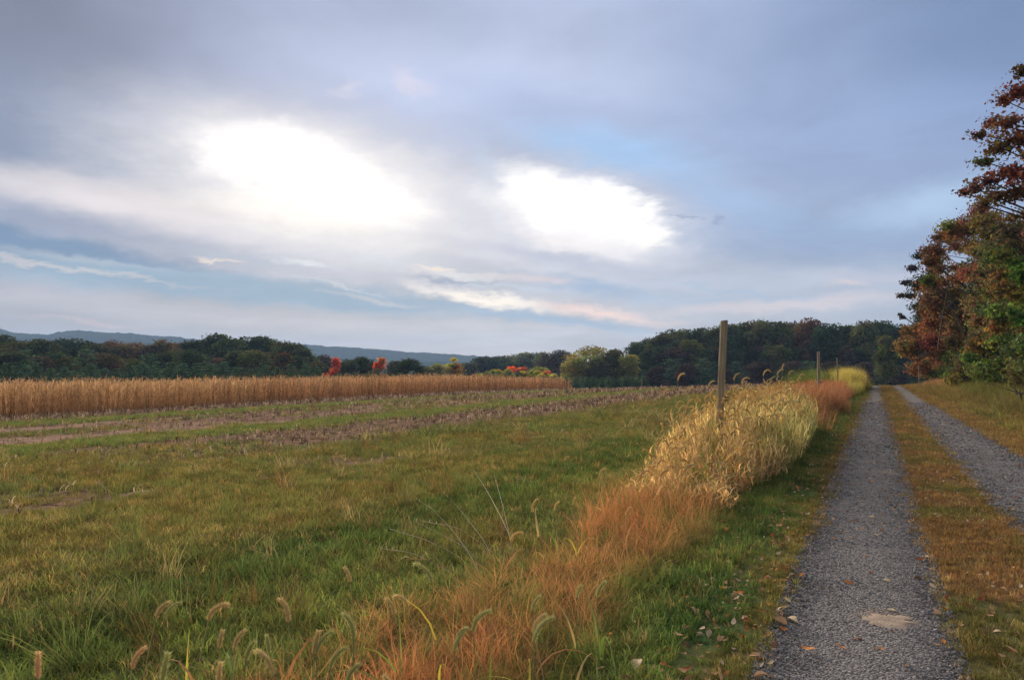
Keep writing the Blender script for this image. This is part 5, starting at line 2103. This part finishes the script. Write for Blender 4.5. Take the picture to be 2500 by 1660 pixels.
# undergrowth bushes along the foot of the row
bl = ['leftmost', 'second', 'third', 'fourth', 'fifth', 'sixth', 'seventh', 'eighth', 'ninth', 'rightmost']
bush = []
for k in range(10):
    y = 92 - k * 5.6
    x = 5.6 + (k % 3) * .4 + .10 * k
    h = random.uniform(2.8, 4.4)
    lp = []
    for q in range(12):
        a = random.uniform(0, 6.28)
        rr = random.uniform(.2, 1.9)
        zz = random.uniform(.3, h - .5)
        lp.append((rr * math.cos(a), rr * math.sin(a) * 1.5, zz, random.uniform(.5, .9), random.uniform(.4, .7)))
    z = tz(x, y)
    e = bpy.data.objects.new('bush', None)
    COL.objects.link(e)
    e.location = (x, y, z)
    tag(e, 'dark green bush, %s from the left at the foot of the lane side trees' % bl[k], 'bush', 'undergrowth bushes right of the lane')
    cm = crown_mesh('foliage', 1300 + k, lp, 5200, .13, .16, .1)
    cm.materials.append(NM['under'] if k % 4 != 2 else NM['olivebrown'])
    link('foliage', cm, e)
    link('stem', trunk_mesh('stem', 1320 + k, lp, h, .05), e)
# bare grey branches showing before the foliage
for k, (pa, pb, lab) in enumerate([((2290, 850), (2315, 700), 'bare branch rising left in the rusty foliage'), ((2370, 850), (2300, 720), 'bare branch crossing right to left low in the row'),
                                   ((2400, 900), (2345, 760), 'pale bare branch in the dark undergrowth'), ((2330, 880), (2420, 830), 'fallen bare branch slanting over the undergrowth'),
                                   ((2500, 985), (2480, 965), 'dark broken branch lying at the right edge of the verge')]):
    y0 = 60 if k < 4 else 33
    a, b_ = ray(*pa), ray(*pb)
    A = a * (y0 / a[1]) + np.array([0, 0, EYE])
    B = b_ * ((y0 - 1) / b_[1]) + np.array([0, 0, EYE])
    if k == 4:
        A[2] = tz(A[0], A[1]) + .05
    m_ = (A + B) / 2 + np.array([0, 0, .3])
    b = MB()
    b.tube(np.array([A, m_, B]) - A, [.05, .035, .012], 5)
    for q in range(6):
        t = random.uniform(.2, .95)
        s0 = (A * (1 - t) + B * t) + np.array([0, 0, .3 * (1 - abs(2 * t - 1))])
        dd = np.array([random.gauss(0, .5), random.gauss(0, .3), random.uniform(.2, .9)])
        b.tube(np.array([s0, s0 + dd * .5, s0 + dd]) - A, [.018, .011, .004], 4)
    o = link('bare_branch', b.mesh('bare_branch', BARK), None, tuple(A))
    tag(o, lab, 'branch', None)


# ------------------------------------------------------------------ far hills
def build_hills():
    m = new_mat('wooded_hill')
    nt, node, L = M_nodes(m)
    geo = node('ShaderNodeNewGeometry')
    vo = node('ShaderNodeTexVoronoi')
    L(geo.outputs['Position'], vo.inputs['Vector'])
    vo.inputs['Scale'].default_value = .07
    cr = node('ShaderNodeValToRGB')
    sx_ = node('ShaderNodeSeparateColor')
    L(vo.outputs['Color'], sx_.inputs[0])
    L(sx_.outputs[0], cr.inputs[0])
    cr.color_ramp.elements[0].color = (.034, .048, .036, 1)
    cr.color_ramp.elements[1].color = (.056, .064, .045, 1)
    pr = node('ShaderNodeBsdfPrincipled')
    L(cr.outputs[0], pr.inputs['Base Color'])
    pr.inputs['Roughness'].default_value = 1
    pr.inputs['Specular IOR Level'].default_value = 0
    out = node('ShaderNodeOutputMaterial')
    L(pr.outputs[0], out.inputs[0])
    # ridge profile: photograph pixel -> height of the crest line
    ridges = [('hills', 2300, [(-900, 842), (-300, 800), (0, 804), (30, 812), (60, 815), (110, 819), (150, 812), (190, 810), (240, 811), (300, 814), (380, 820),
                               (453, 828), (540, 836), (640, 838), (731, 842), (820, 847), (900, 852), (1000, 860), (1100, 865), (1172, 871), (1300, 878), (1500, 886), (1900, 895), (2600, 898)]),
              ('hills.001', 1500, [(-900, 880), (0, 850), (300, 836), (480, 846), (700, 866), (900, 884), (1060, 884), (1200, 892), (1500, 899), (2600, 902)])]
    for nm, D, prof in ridges:
        xs, ys = zip(*prof)
        pxs = np.arange(-900, 2600, 1.6 if D > 2000 else 2.2)
        ty = np.interp(pxs, xs, ys)
        th = np.array([math.atan2(*(ray(p, 903)[:2])) for p in pxs])
        camz = np.array([ray(p, t)[2] / math.hypot(*ray(p, t)[:2]) for p, t in zip(pxs, ty)])
        crest = camz * D + EYE
        V, F = [], []
        cols = len(pxs)
        offs = np.linspace(-1, 1, 30)
        for i, o_ in enumerate(offs):
            dd = D + o_ * (520 if D > 2000 else 300)
            X, Y = dd * np.sin(th), dd * np.cos(th)
            g = -46
            sh = np.cos(o_ * math.pi / 2) ** .8
            zz = g + (crest - g) * sh
            zz = zz + (vnoise(X, Y, 1 / 55, 3) - .5) * 12 * sh * (1 if abs(o_) > .04 else .3)
            zz = zz + (vnoise(X, Y, 1 / 10, 7, 2) - .5) * 4.2 * (D / 2300)
            V.append(np.stack([X, Y, zz], 1))
        n = cols
        i, j = np.meshgrid(np.arange(len(offs) - 1), np.arange(n - 1), indexing='ij')
        f = np.stack([i * n + j, i * n + j + 1, (i + 1) * n + j + 1, (i + 1) * n + j], -1).reshape(-1, 4)
        o = link(nm, mesh_np(nm, np.vstack(V), f, m))
        tag(o, kind='structure')


build_hills()

# ------------------------------------------------------------------ haze
def build_haze():
    m = new_mat('haze')
    nt, node, L = M_nodes(m)
    pv = node('ShaderNodeVolumePrincipled')
    pv.inputs['Color'].default_value = (.40, .64, 1.0, 1)
    pv.inputs['Density'].default_value = HAZE
    pv.inputs['Anisotropy'].default_value = 0.1
    out = node('ShaderNodeOutputMaterial')
    L(pv.outputs[0], out.inputs['Volume'])
    S_, z0, z1 = 3300, -60, 150
    v = [(x, y, z) for z in (z0, z1) for y in (-S_, S_) for x in (-S_, S_)]
    f = [(0, 2, 3, 1), (4, 5, 7, 6), (0, 1, 5, 4), (2, 6, 7, 3), (0, 4, 6, 2), (1, 3, 7, 5)]
    o = link('haze', mesh_np('haze', v, f, m))
    tag(o, kind='stuff')


HAZE = 0.00017
build_haze()
